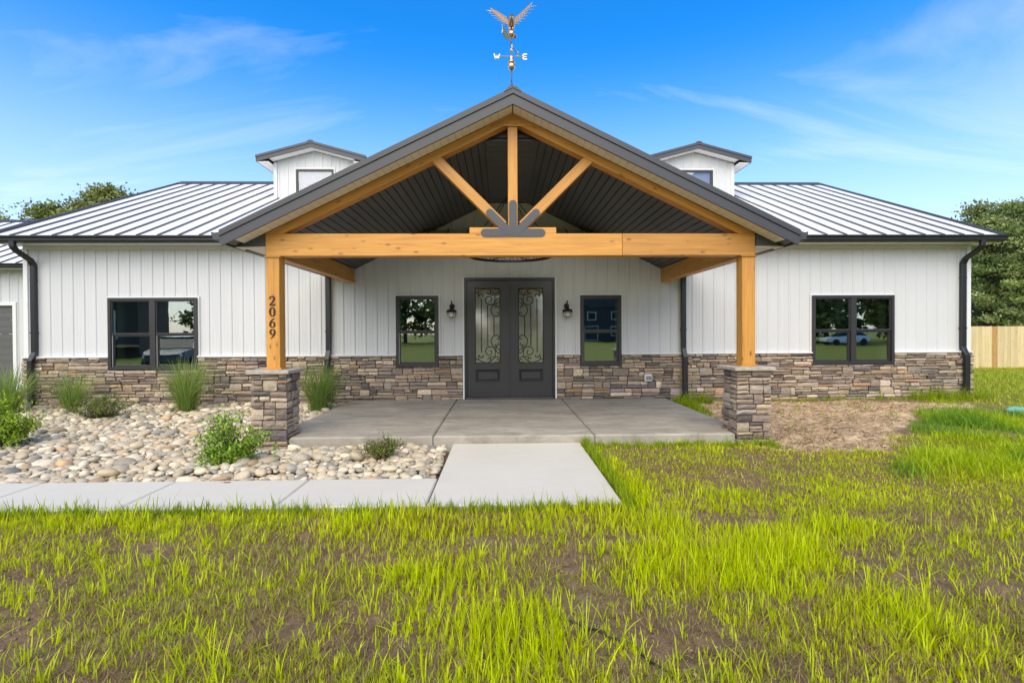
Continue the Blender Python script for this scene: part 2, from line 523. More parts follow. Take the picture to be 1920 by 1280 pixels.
def vnoise(x, y, seed=0, oct=4, scale=1.0, pers=.5):
    """value noise, 0..1"""
    x = np.asarray(x, float)*scale; y = np.asarray(y, float)*scale
    tot = np.zeros_like(x); amp = 1.; s = 0.
    for o in range(oct):
        xi = np.floor(x).astype(np.int64); yi = np.floor(y).astype(np.int64)
        fx = x-xi; fy = y-yi; fx = fx*fx*(3-2*fx); fy = fy*fy*(3-2*fy)
        def h(a, b):
            n = (a*374761393+b*668265263+(seed+o*17)*1442695041) & 0x7fffffff
            n = ((n ^ (n >> 13))*1274126177) & 0x7fffffff
            return ((n ^ (n >> 16)) & 0xffff)/65535.
        v = (h(xi, yi)*(1-fx)+h(xi+1, yi)*fx)*(1-fy)+(h(xi, yi+1)*(1-fx)+h(xi+1, yi+1)*fx)*fy
        tot += v*amp; s += amp; amp *= pers; x = x*2.03+5.1; y = y*2.03+9.7
    return tot/s

def sstep(a, b, x):
    t = np.clip((np.asarray(x, float)-a)/(b-a), 0, 1); return t*t*(3-2*t)

# ------------------------------------------------------------------ ground
D = 10.3                     # front wall plane
AX = 0.175                   # centre line of door and porch
DIRT = np.array([(3.75, 10.3), (3.62, 8.6), (3.66, 7.0), (3.3, 6.45), (4.0, 6.15), (4.9, 6.05), (5.35, 6.5), (5.9, 7.2), (6.6, 7.9), (7.8, 8.7), (9.1, 9.3), (9.4, 9.7), (6.8, 10.0), (5.0, 10.08)])
def in_poly(x, y, P):
    x = np.asarray(x); y = np.asarray(y); ins = np.zeros(x.shape, bool); j = len(P)-1
    for i in range(len(P)):
        xi, yi = P[i]; xj, yj = P[j]
        ins ^= ((yi > y) != (yj > y)) & (x < (xj-xi)*(y-yi)/(yj-yi+1e-12)+xi); j = i
    return ins
def warp(x, y):
    return x+.55*(vnoise(x, y, 201, 3, 1.8)-.5)+.18*(vnoise(x, y, 203, 2, 7)-.5), y+.45*(vnoise(x, y, 205, 3, 1.8)-.5)+.18*(vnoise(x, y, 207, 2, 7)-.5)
def poly_dist(x, y, P):
    d = np.full(np.shape(x), 1e9)
    for i in range(len(P)):
        ax, ay = P[i]; bx_, by_ = P[(i+1) % len(P)]
        vx, vy = bx_-ax, by_-ay
        t = np.clip(((x-ax)*vx+(y-ay)*vy)/(vx*vx+vy*vy), 0, 1)
        d = np.minimum(d, np.hypot(x-ax-t*vx, y-ay-t*vy))
    return d
def ground_h(x, y):
    x = np.asarray(x, float); y = np.asarray(y, float)
    h = .05*(vnoise(x, y, 3, 3, .8)-.5)+.035*(vnoise(x, y, 5, 4, 4.5)-.5)
    near = np.exp(-(((x)/7.)**2+((y-5)/6.)**2))
    h += near*.055*(vnoise(x, y, 9, 3, 12, .65)-.5)
    h += -.17*sstep(11, 20, y)*sstep(8, 14, x)
    h += .07*sstep(7.5, 10.2, y)*sstep(3.0, 3.8, x)*(1-sstep(10.3, 14, y))
    h += -.07*((x < -.55) & (y > 4.9) & (y < 10.6))              # rock bed sits lower
    inside = in_poly(*warp(x, y), DIRT)
    h += np.where(inside, .10*(vnoise(x*1, y*2.0, 21, 4, 3.2)-.5)+.075*(vnoise(x, y*1.5, 25, 3, 8)-.5), 0)
    slab = ((x > -9.5) & (x < 1.08) & (y > 4.24) & (y < 5.08)) | ((x > -.68) & (x < 1.08) & (y > 4.24) & (y < 6.7)) | ((x > -3.2) & (x < 3.5) & (y > 6.6) & (y < 10.4))
    h = np.where(slab, np.minimum(h, -.06), h)
    return h

def axis_pts(segs):
    out = []
    for a, b, st in segs:
        n = max(1, int(round((b-a)/st))); out += list(np.linspace(a, b, n, endpoint=False))
    out.append(segs[-1][1]); return np.array(out)
gx = axis_pts([(-400, -60, 40), (-60, -12, 3), (-12, -5, .2), (-5, 5, .036), (5, 10, .05), (10, 26, .3), (26, 60, 3), (60, 400, 40)])
gy = axis_pts([(-400, -60, 40), (-60, 0, 3), (0, 1.9, .2), (1.9, 5, .032), (5, 10.6, .05), (10.6, 24, .4), (24, 60, 4), (60, 500, 40)])
GX, GY = np.meshgrid(gx, gy)
GZ = ground_h(GX, GY)
nx_, ny_ = len(gx), len(gy)
V = np.stack([GX.ravel(), GY.ravel(), GZ.ravel()], 1)
ii = np.arange(ny_-1)[:, None]*nx_+np.arange(nx_-1)[None, :]
Q = np.stack([ii, ii+1, ii+1+nx_, ii+nx_], -1).reshape(-1, 4)
me = fast_mesh('ground', V, Q.ravel(), np.arange(len(Q))*4, np.full(len(Q), 4), M['ground'], smooth=True)
zone = np.zeros((len(V), 4), np.float32); zone[:, 3] = 1
WX, WY = warp(GX, GY); pd = poly_dist(WX, WY, DIRT); ins = in_poly(WX, WY, DIRT)
zone[:, 0] = np.where(ins, .55+np.clip(pd*1.5, 0, .45), np.clip(.5-pd*1.5, 0, .5)).ravel()
far = np.maximum(sstep(9, 14, GX), np.maximum(sstep(10.8, 16, GY), np.maximum(sstep(1.5, -2, GY), sstep(-8, -12, GX))))
zone[:, 1] = far.ravel()
ca = me.color_attributes.new('zone', 'FLOAT_COLOR', 'POINT'); ca.data.foreach_set('color', zone.ravel())
g = link('ground', me); g['kind'] = 'structure'; g['label'] = 'bare brown soil and lawn around the house'

# ------------------------------------------------------------------ paving
def slab_geo(pts, z0, z1, c=.012):
    """polygon slab with a chamfered top edge"""
    P = np.array(pts, float); n = len(P)
    cen = P.mean(0)
    ins = []
    for i in range(n):
        a, b, d = P[i-1], P[i], P[(i+1) % n]
        e1 = (b-a)/np.linalg.norm(b-a); e2 = (d-b)/np.linalg.norm(d-b)
        n1 = np.array([-e1[1], e1[0]]); n2 = np.array([-e2[1], e2[0]])
        k = n1+n2; k = k/max(.2, np.dot(k, n1)); ins.append(b+k*c)
    V = [(x, y, z0) for x, y in P]+[(x, y, z1-c) for x, y in P]+[(x, y, z1) for x, y in ins]
    F = [tuple(range(n-1, -1, -1)), tuple(range(2*n, 3*n))]
    for k in (0, n):
        F += [(i+k, (i+1) % n+k, (i+1) % n+k+n, i+k+n) for i in range(n)]
    return V, F
side = empty('sidewalk', (-2.3, 4.65, 0)); side['kind'] = 'structure'; side['label'] = 'pale concrete walk leading to the patio'
j = [-8.56, -7.24, -5.92, -4.60, -3.28, -1.96, -.655]
for a, b in zip(j[:-1], j[1:]):
    centred('slab', *slab_geo([(a+.005, 4.26), (b-.005, 4.26), (b-.005, 5.055), (a+.005, 5.055)], -.08, .04), M['walk'], side)
centred('slab', *slab_geo([(-.645, 4.26), (1.06, 4.26), (1.06, 6.60), (-.645, 6.60)], -.08, .04), M['walk'], side)
patio = empty('patio', (AX, 8.4, 0)); patio['kind'] = 'structure'; patio['label'] = 'grey concrete porch slab with two control joints'
PZ = .14
centred('slab', *slab_geo([(-2.82, 6.615), (-.922, 6.615), (-.922, 10.2), (-3.1, 10.2), (-3.1, 7.1), (-2.82, 7.1)], -.08, PZ, .02), M['patio'], patio)
centred('slab', *slab_geo([(-.910, 6.615), (1.256, 6.615), (1.256, 10.2), (-.910, 10.2)], -.08, PZ, .02), M['patio'], patio)
centred('slab', *slab_geo([(1.268, 6.615), (3.17, 6.615), (3.17, 7.1), (3.42, 7.1), (3.42, 10.2), (1.268, 10.2)], -.08, PZ, .02), M['patio'], patio)

# ------------------------------------------------------------------ house
house = tag(empty('house', (AX, D, 0)), 'white ribbed metal house with stone skirting, grey seamed roof and timber porch', 'house')
XL, XR = -9.70, 9.986
EAVE = 3.33
def ceil_z(x):
    return min(4.21, 4.40-.487*abs(x-AX))
wins = {'wl': (-8.0, -6.21, .80, 2.265), 'wr': (6.56, 8.31, .81, 2.265), 'cl': (-2.165, -1.29, .825, 2.285), 'cr': (1.656, 2.516, .825, 2.285)}
DOOR = (-.755, 1.127, PZ, 2.655)
openings = list(wins.values())+[DOOR]

def strip_wall(xs, ys, zlo, zhi, ops):
    """vertical sheet following profile (xs,ys); openings cut out. zhi(x)"""
    V = []; F = []
    for i in range(len(xs)-1):
        xa, xb = xs[i], xs[i+1]
        if xb-xa < 1e-5: continue
        xm = (xa+xb)/2
        za, zb = zhi(xa+1e-6), zhi(xb-1e-6)
        iv = [(zlo, None)]
        cuts = sorted([(o[2], o[3]) for o in ops if o[0]-1e-6 <= xm <= o[1]+1e-6])
        lo = zlo; spans = []
        for c0, c1 in cuts:
            if c0 > lo: spans.append((lo, lo, c0, c0))
            lo = max(lo, c1)
        if lo < min(za, zb): spans.append((lo, lo, za, zb))
        for a0, b0, a1, b1 in spans:
            n = len(V); V += [(xa, ys[i], a0), (xb, ys[i+1], b0), (xb, ys[i+1], b1), (xa, ys[i], a1)]
            F.append((n, n+1, n+2, n+3))
    return V, F

def rib_profile(x0, x1, y, pitch=.2286, phase=0., cuts=(), h=.015):
    """trapezoid ribs plus two faint minor ribs between"""
    pts = []
    k0 = math.floor((x0-phase)/pitch)-1; k1 = math.ceil((x1-phase)/pitch)+1
    for k in range(k0, k1):
        c = phase+k*pitch
        pts += [(c-.030, 0), (c-.016, h), (c+.016, h), (c+.030, 0)]
        for mcen in (pitch*.37, pitch*.63):
            pts += [(c+mcen-.010, 0), (c+mcen, .0028), (c+mcen+.010, 0)]
    px = np.array([p[0] for p in pts]); py = np.array([p[1] for p in pts])
    xs = [x0]+[p for p in px if x0 < p < x1]+[x1]
    for c in cuts:
        for q in c[:2]:
            if x0 < q < x1: xs += [q]
    xs = sorted(set(round(q, 5) for q in xs))
    ys = [y-float(np.interp(q, px, py)) for q in xs]
    return xs, ys

def top_front(x):
    if abs(x-AX) < 3.20: return ceil_z(x)-.003
    return EAVE
pan = .9144
x = XL; k = 0
edges = [XL]
first = XL+.60
while first < XR: edges.append(first); first += pan
edges.append(XR)
for a, b in zip(edges[:-1], edges[1:]):
    # split where the wall height jumps at the porch sides
    cutx = [a]+[q for q in (AX-3.2, AX+3.2, AX) if a < q < b]+[b]
    V = []; F = []
    for c0, c1 in zip(cutx[:-1], cutx[1:]):
        xs, ys = rib_profile(c0, c1, D, phase=XL+.03, cuts=openings)
        v, f = strip_wall(xs, ys, 1.045, top_front, openings)
        F += [tuple(i+len(V) for i in q) for q in f]; V += v
    centred('siding_panel', V, F, M['siding'], house)
# corner trims, frieze, cap trim over the stone
def x_runs(x0, x1, ops, zt):
    segs = [(x0, x1)]
    for o in ops:
        if not (o[2] < zt < o[3]): continue
        ns = []
        for a, b in segs:
            if o[1] <= a or o[0] >= b: ns.append((a, b)); continue
            if o[0] > a: ns.append((a, o[0]))
            if o[1] < b: ns.append((o[1], b))
        segs = ns
    return segs
for a, b in x_runs(XL-.01, XR+.01, openings, 1.05):
    bx('stone_cap_trim', a, b, D-.085, D+.02, 1.048, 1.072, M['trim'], house, .003)
bx('corner_trim', XL-.012, XL+.075, D-.032, D+.06, 1.073, EAVE, M['trim'], house, .003)
bx('corner_trim', XR-.075, XR+.012, D-.032, D+.06, 1.073, EAVE, M['trim'], house, .003)
bx('frieze_trim', XL, AX-3.45, D-.030, D-.001, EAVE-.075, EAVE, M['trim'], house, .003)
bx('frieze_trim', AX+3.45, XR, D-.030, D-.001, EAVE-.075, EAVE, M['trim'], house, .003)

# side, rear walls and floor so the house is closed
gz = Geo()
RY, RZ = 15.7, 6.22
for xw in (XL, XR):
    s = -1 if xw == XL else 1
    gz.prismX([(D+.06, 0), (21.2, 0), (21.2, 3.45), (RY, RZ-.2), (D+.06, 3.45)], xw-.06 if s > 0 else xw, xw if s > 0 else xw+.06)
gz.box(XL+.07, XR-.07, 21.1, 21.19, 0, 3.4)
gz.build('outer_wall', M['siding'], house)
gi = Geo()
gi.box(XL+.08, XR-.08, D+.35, 20.9, .05, .10)
gi.box(XL+.08, XR-.08, 15.2, 15.3, .1, 3.3)
gi.box(XL+.08, XR-.08, D+.12, 15.2, 3.34, 3.36)
gi.build('interior_shell', M['interior'], house)

# ---- stone skirting
PAL = [(.20, .155, .125), (.25, .195, .155), (.165, .13, .115), (.30, .245, .20), (.125, .108, .105), (.22, .18, .155), (.27, .20, .155), (.095, .083, .088),
       (.34, .285, .235), (.185, .15, .14), (.23, .185, .15), (.15, .12, .11), (.37, .31, .26), (.30, .19, .125), (.20, .17, .16)]
PW = np.array([3, 3, 3, 2.2, 2, 3, 2, 1.3, 1.5, 2.5, 3, 2, .8, .5, 2]); PW = PW/PW.sum()
def stone_geom(w, h, d, ox=0, oz=0):
    """ledge stone with uneven hewn face: face towards -Y, back at y=0, lower left at (ox,oz)"""
    nx = 4; nz = 3
    V = []
    sl = rng.normal(0, .006); tl = rng.normal(0, .005)
    for jz in range(nz):
        for ix in range(nx):
            u = ix/(nx-1); v = jz/(nz-1)
            e = (ix in (0, nx-1)) + (jz in (0, nz-1))
            xx = ox+u*w; zz = oz+v*h
            y = -d+sl*(u-.5)*2+tl*(v-.5)*2
            if e: 
                y += rng.uniform(.004, .012)*(1 if e == 1 else 1.7)
                xx += (-1 if u > .5 else 1)*rng.uniform(0, .007)*(ix in (0, nx-1))
                zz += (-1 if v > .5 else 1)*rng.uniform(0, min(.008, h*.12))*(jz in (0, nz-1))
            else:
                y -= rng.uniform(-.003, .008); xx += rng.uniform(-.12, .12)*w/3
            if 0 < ix < nx-1: xx += rng.uniform(-.08, .08)*w/3
            V.append((xx, y, zz))
    F = []
    for jz in range(nz-1):
        for ix in range(nx-1):
            a = jz*nx+ix; F.append((a, a+1, a+1+nx, a+nx))
    ring = [0, 1, 2, 3, 7, 11, 10, 9, 8, 4]
    n = len(V)
    for r in ring:
        V.append((V[r][0], 0.0, V[r][2]))
    for i in range(10):
        a, b = ring[i], ring[(i+1) % 10]
        F.append((b, a, n+i, n+(i+1) % 10))
    return np.array(V), F
def ledge_layout(x0, x1, z0, z1, scale=1.0, wmax=.46, odds=(.34, .46, .20)):
    """rectangles (x,z,w,h) of a coursed ledge-stone wall"""
    out = []; z = z0
    while z < z1-.02:
        ch = min(R_.uniform(.105, .165)*scale, z1-z)
        if z1-(z+ch) < .05: ch = z1-z
        x = x0
        while x < x1-.01:
            w = R_.uniform(.14, wmax)*scale
            if x1-(x+w) < .10: w = x1-x
            n = R_.choices([1, 2, 3], odds)[0]
            if n == 1 and w > .34*scale: n = 2
            if ch < .07: n = 1
            hs = np.array([R_.uniform(.6, 1.4) for _ in range(n)]); hs = hs/hs.sum()*ch
            zz = z
            for h in hs:
                if w > .26*scale and R_.random() < .42:
                    q = R_.uniform(.32, .68)
                    out.append((x, zz, w*q, h)); out.append((x+w*q, zz, w*(1-q), h))
                else: out.append((x, zz, w, h))
                zz += h
            x += w
        z += ch
    return out
def stone_col():
    c = np.array(PAL[rng.choice(len(PAL), p=PW)])*rng.uniform(1.1, 1.85)*np.array([1.03, .99, .90])
    return np.clip(c*np.array([1, rng.uniform(.97, 1.03), rng.uniform(.94, 1.06)]), 0, 1)

skirt = empty('stone_skirting', (AX, D, 0), house)
zones = []
cuts = sorted([XL-.03, -8.0, -6.21, -2.165, -1.29, -.79, 1.16, 1.656, 2.516, 6.56, 8.31, XR+.03])
for a, b in zip(cuts[:-1], cuts[1:]):
    if a < .2 < b and a > -1: continue
    zt = 1.045
    for o in wins.values():
        if abs(a-o[0]) < .01: zt = o[2]-.012
    zones.append((a, b, zt))
# mortar backing
for a, b, zt in zones: bx('mortar_backing', a, b, D-.022, D+.09, -.12, zt-.002, M['mortar'], skirt)
rects = []
# lay out continuous courses over the whole run, then clip to the zones
for seg in ((XL-.03, -.79), (1.16, XR+.03)):
    for (xx, zz, w, h) in ledge_layout(seg[0], seg[1], -.06, 1.045):
        parts = [(xx, xx+w)]
        for o in wins.values():
            if zz+h > o[2]-.012:
                np_ = []
                for a, b in parts:
                    if o[1] <= a or o[0] >= b: np_.append((a, b, h)[:2]); continue
                    if zz < o[2]-.03 and True:
                        # trimmed under the sill
                        hh = o[2]-.012-zz
                        if min(b, o[1])-max(a, o[0]) > .02: rects.append((max(a, o[0]), zz, min(b, o[1])-max(a, o[0]), hh))
                    if o[0]-a > .02: np_.append((a, o[0]))
                    if b-o[1] > .02: np_.append((o[1], b))
                parts = np_
        for a, b in parts: rects.append((a, zz, b-a, h))
rects = [r for r in rects if r[2] > .015 and r[3] > .012]
def occl(r):      # patio hides the lowest stones
    return r[1]+r[3] < PZ+.02 and -3.1 < r[0] < 3.4
vis = sorted([r for r in rects if not occl(r)], key=lambda r: -r[2]*r[3])
NB = 210
gap = .0035
for r in vis[:NB]:
    V, F = stone_geom(r[2]-2*gap, r[3]-2*gap, rng.uniform(.045, .078))
    V = V-np.array([(r[2]-2*gap)/2, 0, (r[3]-2*gap)/2])
    o = link('stone', mesh_data('stone', V, F, M['stone_o']), skirt, (r[0]+r[2]/2, D-.022, r[1]+r[3]/2))
    o.color = (*stone_col(), 1)
SV = []; SF = []; SC = []; n0 = 0
for r in vis[NB:]:
    V, F = stone_geom(r[2]-2*gap, r[3]-2*gap, rng.uniform(.04, .078), r[0]+gap, r[1]+gap)
    V[:, 1] += D-.022
    SV.append(V); SF += [tuple(i+n0 for i in f) for f in F]; n0 += len(V); SC.append(np.tile(stone_col(), (len(V), 1)))
o = link('small_stones', mesh_data('small_stones', np.concatenate(SV), SF, M['stone_a'], col=np.concatenate(SC)), skirt, (0, 0, 0)); o['kind'] = 'stuff'

# ---- stone pillars and timber posts of the porch
def pillar(cx, cy, name='stone_pillar'):
    p = empty(name, (cx, cy, 0), house)
    hw = .205
    bx('pillar_core', cx-hw, cx+hw, cy-hw, cy+hw, -.1, .985, M['mortar'], p)
    for face in range(4):
        if face == 2: continue
        w = .478 if face == 0 else .41
        for (xx, zz, ww, hh) in ledge_layout(-w/2, w/2, -.05, .985, .92, .30, (.52, .43, .05)):
            V, F = stone_geom(ww-2*gap, hh-2*gap, rng.uniform(.030, .044))
            V = V-np.array([(ww-2*gap)/2, 0, (hh-2*gap)/2])
            ang = (0, 90, 180, -90)[face]
            c = Vector((xx+ww/2, -hw, zz+hh/2)); c.rotate(Euler((0, 0, rad(ang))))
            o = link('stone', mesh_data('stone', V, F, M['stone_o']), p, (cx+c.x, cy+c.y, c.z), (0, 0, rad(ang)))
            o.color = (*stone_col(), 1)
    V, F = cbox_geom(.56, .56, .052, .008)
    V = V+rng.normal(0, .0015, V.shape)
    o = link('pillar_cap', mesh_data('pillar_cap', V, F, M['stone_o']), p, (cx, cy, 1.012)); o.color = (.40, .355, .30, 1)
    return p
PLX, PRX, PY = -3.082, 3.432, 6.84
pillar(PLX, PY); pillar(PRX, PY)

def timber(name, length, h, d, loc, rot=(0, 0, 0), parent=house, c=.006, mat='wood'):
    """timber with its length on local X"""
    V, F = cbox_geom(length, d, h, c)
    return link(name, mesh_data(name, V, F, M[mat]), parent, loc, rot)
HP = rad(90)
posts = []
for cx in (PLX, PRX):
    po = timber('post', 2.563-1.058, .182, .182, (cx, PY, (2.563+1.058)/2), (0, HP, 0)); posts.append(po)
    WP[po.name] = Vector((cx, PY, (2.563+1.058)/2))
    timber('post_base', .235, .022, .235, (cx, PY, 1.0485), c=.004)
    timber('post_cap', .225, .018, .225, (cx, PY, 2.5615), c=.004)
# front beam in two lengths, side beams
timber('front_beam', 1.675-(-3.175), .302, .175, ((1.675-3.175)/2, PY, 2.7225))
timber('front_beam', 3.522-1.679, .302, .175, ((3.522+1.679)/2, PY, 2.7225))
for cx in (PLX, PRX):
    timber('side_beam', D-.035-6.935, .285, .15, (cx, (D-.035+6.935)/2, 2.70), (0, 0, HP))
# truss
SL = .487
def zline(top, x): return top-SL*abs(x-AX)
ang = math.atan(SL)
for s in (-1, 1):
    x_out = (4.508-2.876)/SL; x_in = (4.392-2.876)/SL
    g_ = [(AX+s*x_out, 2.876), (AX+s*x_in, 2.876), (AX+s*.002, 4.392), (AX+s*.002, 4.508)]
    if s < 0: g_ = g_
    else: g_ = g_[::-1]
    c = np.array([AX+s*x_out/2, PY, 3.66])
    Rm = Matrix.Rotation(s*ang, 3, 'Y')       # local X along slope
    gg = Geo().prism(g_, PY-.08, PY+.08)
    Vl = [Rm.inverted() @ (Vector(v)-Vector(c)) for v in gg.V]
    link('rafter', mesh_data('rafter', Vl, gg.F, M['wood']), house, c, Rm.to_euler())
gg = Geo().prism([(AX-.362, 4.332), (AX+.362, 4.332), (AX+.02, 4.504), (AX-.02, 4.504)], PY-.094, PY-.0815)
gg.build('collar_plate', M['wood'], house)
timber('king_post', 4.332-2.962, .132, .15, (AX, PY, (4.332+2.962)/2), (0, HP, 0))
for s in (-1, 1):
    a = Vector((AX+s*.13, 2.985)); b = Vector((AX+s*1.075, 3.925))
    Ld = (b-a).length; an = math.atan2(b.y-a.y, (b.x-a.x))
    timber('brace', Ld, .135, .14, ((a.x+b.x)/2, PY, (a.y+b.y)/2), (0, -an, 0))
timber('seat_block', 1.19, .085, .15, (AX, PY, 2.9175))
def capsule(x0, z0, x1, z1, w, y):
    d = np.array([x1-x0, z1-z0]); l = np.linalg.norm(d); d = d/l; n = np.array([-d[1], d[0]])
    pts = []
    for c, a0 in (((x1, z1), -90), ((x0, z0), 90)):
        for k in range(9):
            t = rad(a0+k*22.5); v = d*math.cos(t)+n*math.sin(t)
            pts.append((c[0]+v[0]*w/2, c[1]+v[1]*w/2))
    return pts
gp = Geo(); yf = PY-.0885
gp.prism(capsule(AX-.385, 2.882, AX+.385, 2.882, .112, 0), yf-.008, yf)
gp.prism(capsule(AX, 2.90, AX, 3.275, .105, 0), yf-.0095, yf-.001)
for s in (-1, 1): gp.prism(capsule(AX+s*.06, 2.90, AX+s*.315, 3.155, .105, 0), yf-.011, yf-.002)
gp.build('gusset_plate', M['plate'], house)

# ---- porch ceiling boards, soffit boards, roof
def slope_board(name, dx0, dx1, zb0, s, y0, y1, th, mt, parent, key):
    """board on a roof slope; underside at z = zb0 - SL*dx"""
    w = (dx1-dx0)/math.cos(ang)
    if key not in CB:
        V, F = cbox_geom(w, y1-y0, th, .004)
        CB[key] = mesh_data(name, V, F, mt)
    dm = (dx0+dx1)/2
    zc = zb0-SL*dm+th/2/math.cos(ang)
    return link(name, CB[key], parent, (AX+s*dm, (y0+y1)/2, zc), (0, s*ang, 0))
pceil = empty('porch_ceiling', (AX, 8.6, 3.5), house)
pit = .1
for s in (-1, 1):
    dx = .392
    while dx < 3.18:
        slope_board('ceiling_board', dx, dx+pit-.010, 4.402, s, 6.935, D-.026, .012, M['ceil'], pceil, 'cb')
        dx += pit
y = 6.985
while y < D-.10:
    bx('ceiling_board', AX-.385, AX+.385, y, y+.09, 4.212, 4.224, M['ceil'], pceil, .004); y += .1
gb = Geo()
gb.prism([(AX-3.22, 4.43-SL*3.22), (AX-.40, 4.24), (AX-.40, 4.26), (AX-3.22, 4.46-SL*3.22)], 6.935, D-.024)
gb.prism([(AX+3.22, 4.46-SL*3.22), (AX+.40, 4.26), (AX+.40, 4.24), (AX+3.22, 4.43-SL*3.22)], 6.935, D-.024)
gb.box(AX-.41, AX+.41, 6.935, D-.024, 4.23, 4.25)
gb.build('ceiling_backing', M['black'], pceil)
bx('ridge_trim', AX-.42, AX+.42, 6.95, 6.982, 4.208, 4.345, M['fascia'], pceil, .003)
YF = 6.435
psof = empty('rake_soffit', (AX, 6.6, 3.7), house)
for s in (-1, 1):
    dx = .006
    while dx < 3.60:
        slope_board('soffit_board', dx, dx+.0935, 4.512, s, YF+.03, 6.752, .010, M['soffit'], psof, 'sb')
        dx += .0955
proof = empty('porch_roof', (AX, 9.0, 4.0), house)
EX = 3.765
for s in (-1, 1):
    # fascia, its drip trim above with a dark reveal, roof sheet
    def sl(top0, bot0, y0, y1, dxa, dxb, mt, name):
        P = [(AX+s*dxb, bot0-SL*dxb), (AX+s*dxa, bot0-SL*dxa), (AX+s*dxa, top0-SL*dxa), (AX+s*dxb, top0-SL*dxb)]
        if s > 0: P = P[::-1]
        return Geo().prism(P, y0, y1).build(name, mt, proof)
    sl(4.617, 4.490, YF, YF+.028, 0, EX, M['fascia'], 'rake_fascia')
    sl(4.624, 4.617, YF+.010, YF+.028, 0, EX, M['black'], 'fascia_reveal')
    sl(4.700, 4.624, YF-.016, YF+.03, 0, EX+.02, M['fascia'], 'drip_trim')
    sl(4.690, 4.640, YF+.031, 12.9, 0, EX+.02, M['fascia'], 'roof_sheet')
    sl(4.638, 4.525, YF+.031, 6.74, 0, EX-.03, M['dark'], 'roof_deck')
    sl(4.638, 4.475, 6.945, 12.5, .42, EX-.05, M['dark'], 'roof_deck')
    # level eave soffit, eave fascia, dark end plate, gutter
    x0, x1 = sorted((AX+s*3.36, AX+s*3.76))
    bx('eave_soffit', x0, x1, 6.775, D-.04, 2.690, 2.702, M['soffit'], proof)
    x0, x1 = sorted((AX+s*3.762, AX+s*3.785))
    bx('eave_fascia', x0, x1, YF, D-.5, 2.685, 2.838, M['fascia'], proof)
    P = [(AX+s*3.36, 2.704), (AX+s*3.755, 2.704), (AX+s*3.36, 4.505-SL*3.36)]
    P = P if s > 0 else P[::-1]
    Geo().prism(P, 6.765, 6.78).build('gable_end_plate', M['ceil'], proof)
    # bottom return closing the soffit corner
    P = [(AX+s*3.60, 4.51-SL*3.60-.004), (AX+s*3.765, 2.69), (AX+s*3.765, 2.70), (AX+s*3.60, 4.51-SL*3.60+.004)]
    pr = [(0, 2.735), (.035, 2.725), (.085, 2.735), (.098, 2.765), (.098, 2.79), (.120, 2.825), (.120, 2.838), (.108, 2.838), (.088, 2.79), (.086, 2.765), (.076, 2.745), (.012, 2.745), (.012, 2.838), (0, 2.838)]
    P = [(AX+s*(3.787+a), z) for a, z in pr]
    P = P if s > 0 else P[::-1]
    Geo().prism(P, YF+.03, 9.75).build('gutter', M['fascia'], proof)
    Geo().prism([(a_, b_) for a_, b_ in ([(AX+s*3.787, 2.736), (AX+s*3.872, 2.736), (AX+s*3.906, 2.826), (AX+s*3.787, 2.836)] if s > 0 else [(AX+s*3.787, 2.836), (AX+s*3.906, 2.826), (AX+s*3.872, 2.736), (AX+s*3.787, 2.736)])], YF+.022, YF+.029).build('gutter_end', M['fascia'], proof)
gr = Geo().prism([(AX-.11, 4.70-SL*.11+.002), (AX-.11, 4.70-SL*.11-.012), (AX, 4.69), (AX+.11, 4.70-SL*.11-.012), (AX+.11, 4.70-SL*.11+.002), (AX+.05, 4.708), (AX, 4.716), (AX-.05, 4.708)], YF-.024, 12.9)
gr.build('ridge_cap', M['fascia'], proof)

# ---- main roof: standing-seam pans
P_ = .476
EY, EZ = 9.86, 3.445
RIDGE = (15.70, EZ+P_*(15.70-EY))
an2 = math.atan(P_)
mroof = empty('main_roof', (0.14, 12.8, 4.8), house)
XRL, XRR = -9.96, 10.25
Lr = (RIDGE[0]-EY)/math.cos(an2)
npan = 50
pw = (XRR-XRL)/npan
gpan = Geo()
gpan.box(-pw/2+.001, pw/2-.001, -Lr/2, Lr/2, -.010, 0, 0)
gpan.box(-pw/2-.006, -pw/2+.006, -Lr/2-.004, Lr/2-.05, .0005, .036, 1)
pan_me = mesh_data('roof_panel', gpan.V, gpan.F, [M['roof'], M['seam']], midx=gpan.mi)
ym, zm = (EY+RIDGE[0])/2, (EZ+RIDGE[1])/2
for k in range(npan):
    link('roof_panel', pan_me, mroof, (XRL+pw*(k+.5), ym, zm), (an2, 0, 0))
back = Geo(); BY = 2*RIDGE[0]-EY
back.prismX([(RIDGE[0], RIDGE[1]), (RIDGE[0], RIDGE[1]-.02), (BY, EZ-.02), (BY, EZ)], XRL, XRR)
back.build('rear_roof', M['roof'], mroof)
deck = Geo()
deck.prismX([(EY+.03, EZ-.10), (RIDGE[0], RIDGE[1]-.12), (RIDGE[0], RIDGE[1]-.025), (EY+.03, EZ+.0)], XRL+.03, XRR-.03)
deck.build('roof_deck', M['dark'], mroof)
Geo().prismX([(RIDGE[0]-.16, RIDGE[1]-.16*P_+.048), (RIDGE[0]-.16, RIDGE[1]-.16*P_+.03), (RIDGE[0]+.16, RIDGE[1]-.16*P_+.03), (RIDGE[0]+.16, RIDGE[1]-.16*P_+.048), (RIDGE[0], RIDGE[1]+.062)], XRL-.01, XRR+.01).build('ridge_cap', M['fascia'], mroof)
for xx in (XRL-.03, XRR-.01):
    Geo().prismX([(EY-.01, EZ-.13), (RIDGE[0], RIDGE[1]-.13), (RIDGE[0], RIDGE[1]+.05), (EY-.01, EZ+.05)], xx, xx+.04).build('rake_trim', M['fascia'], mroof)
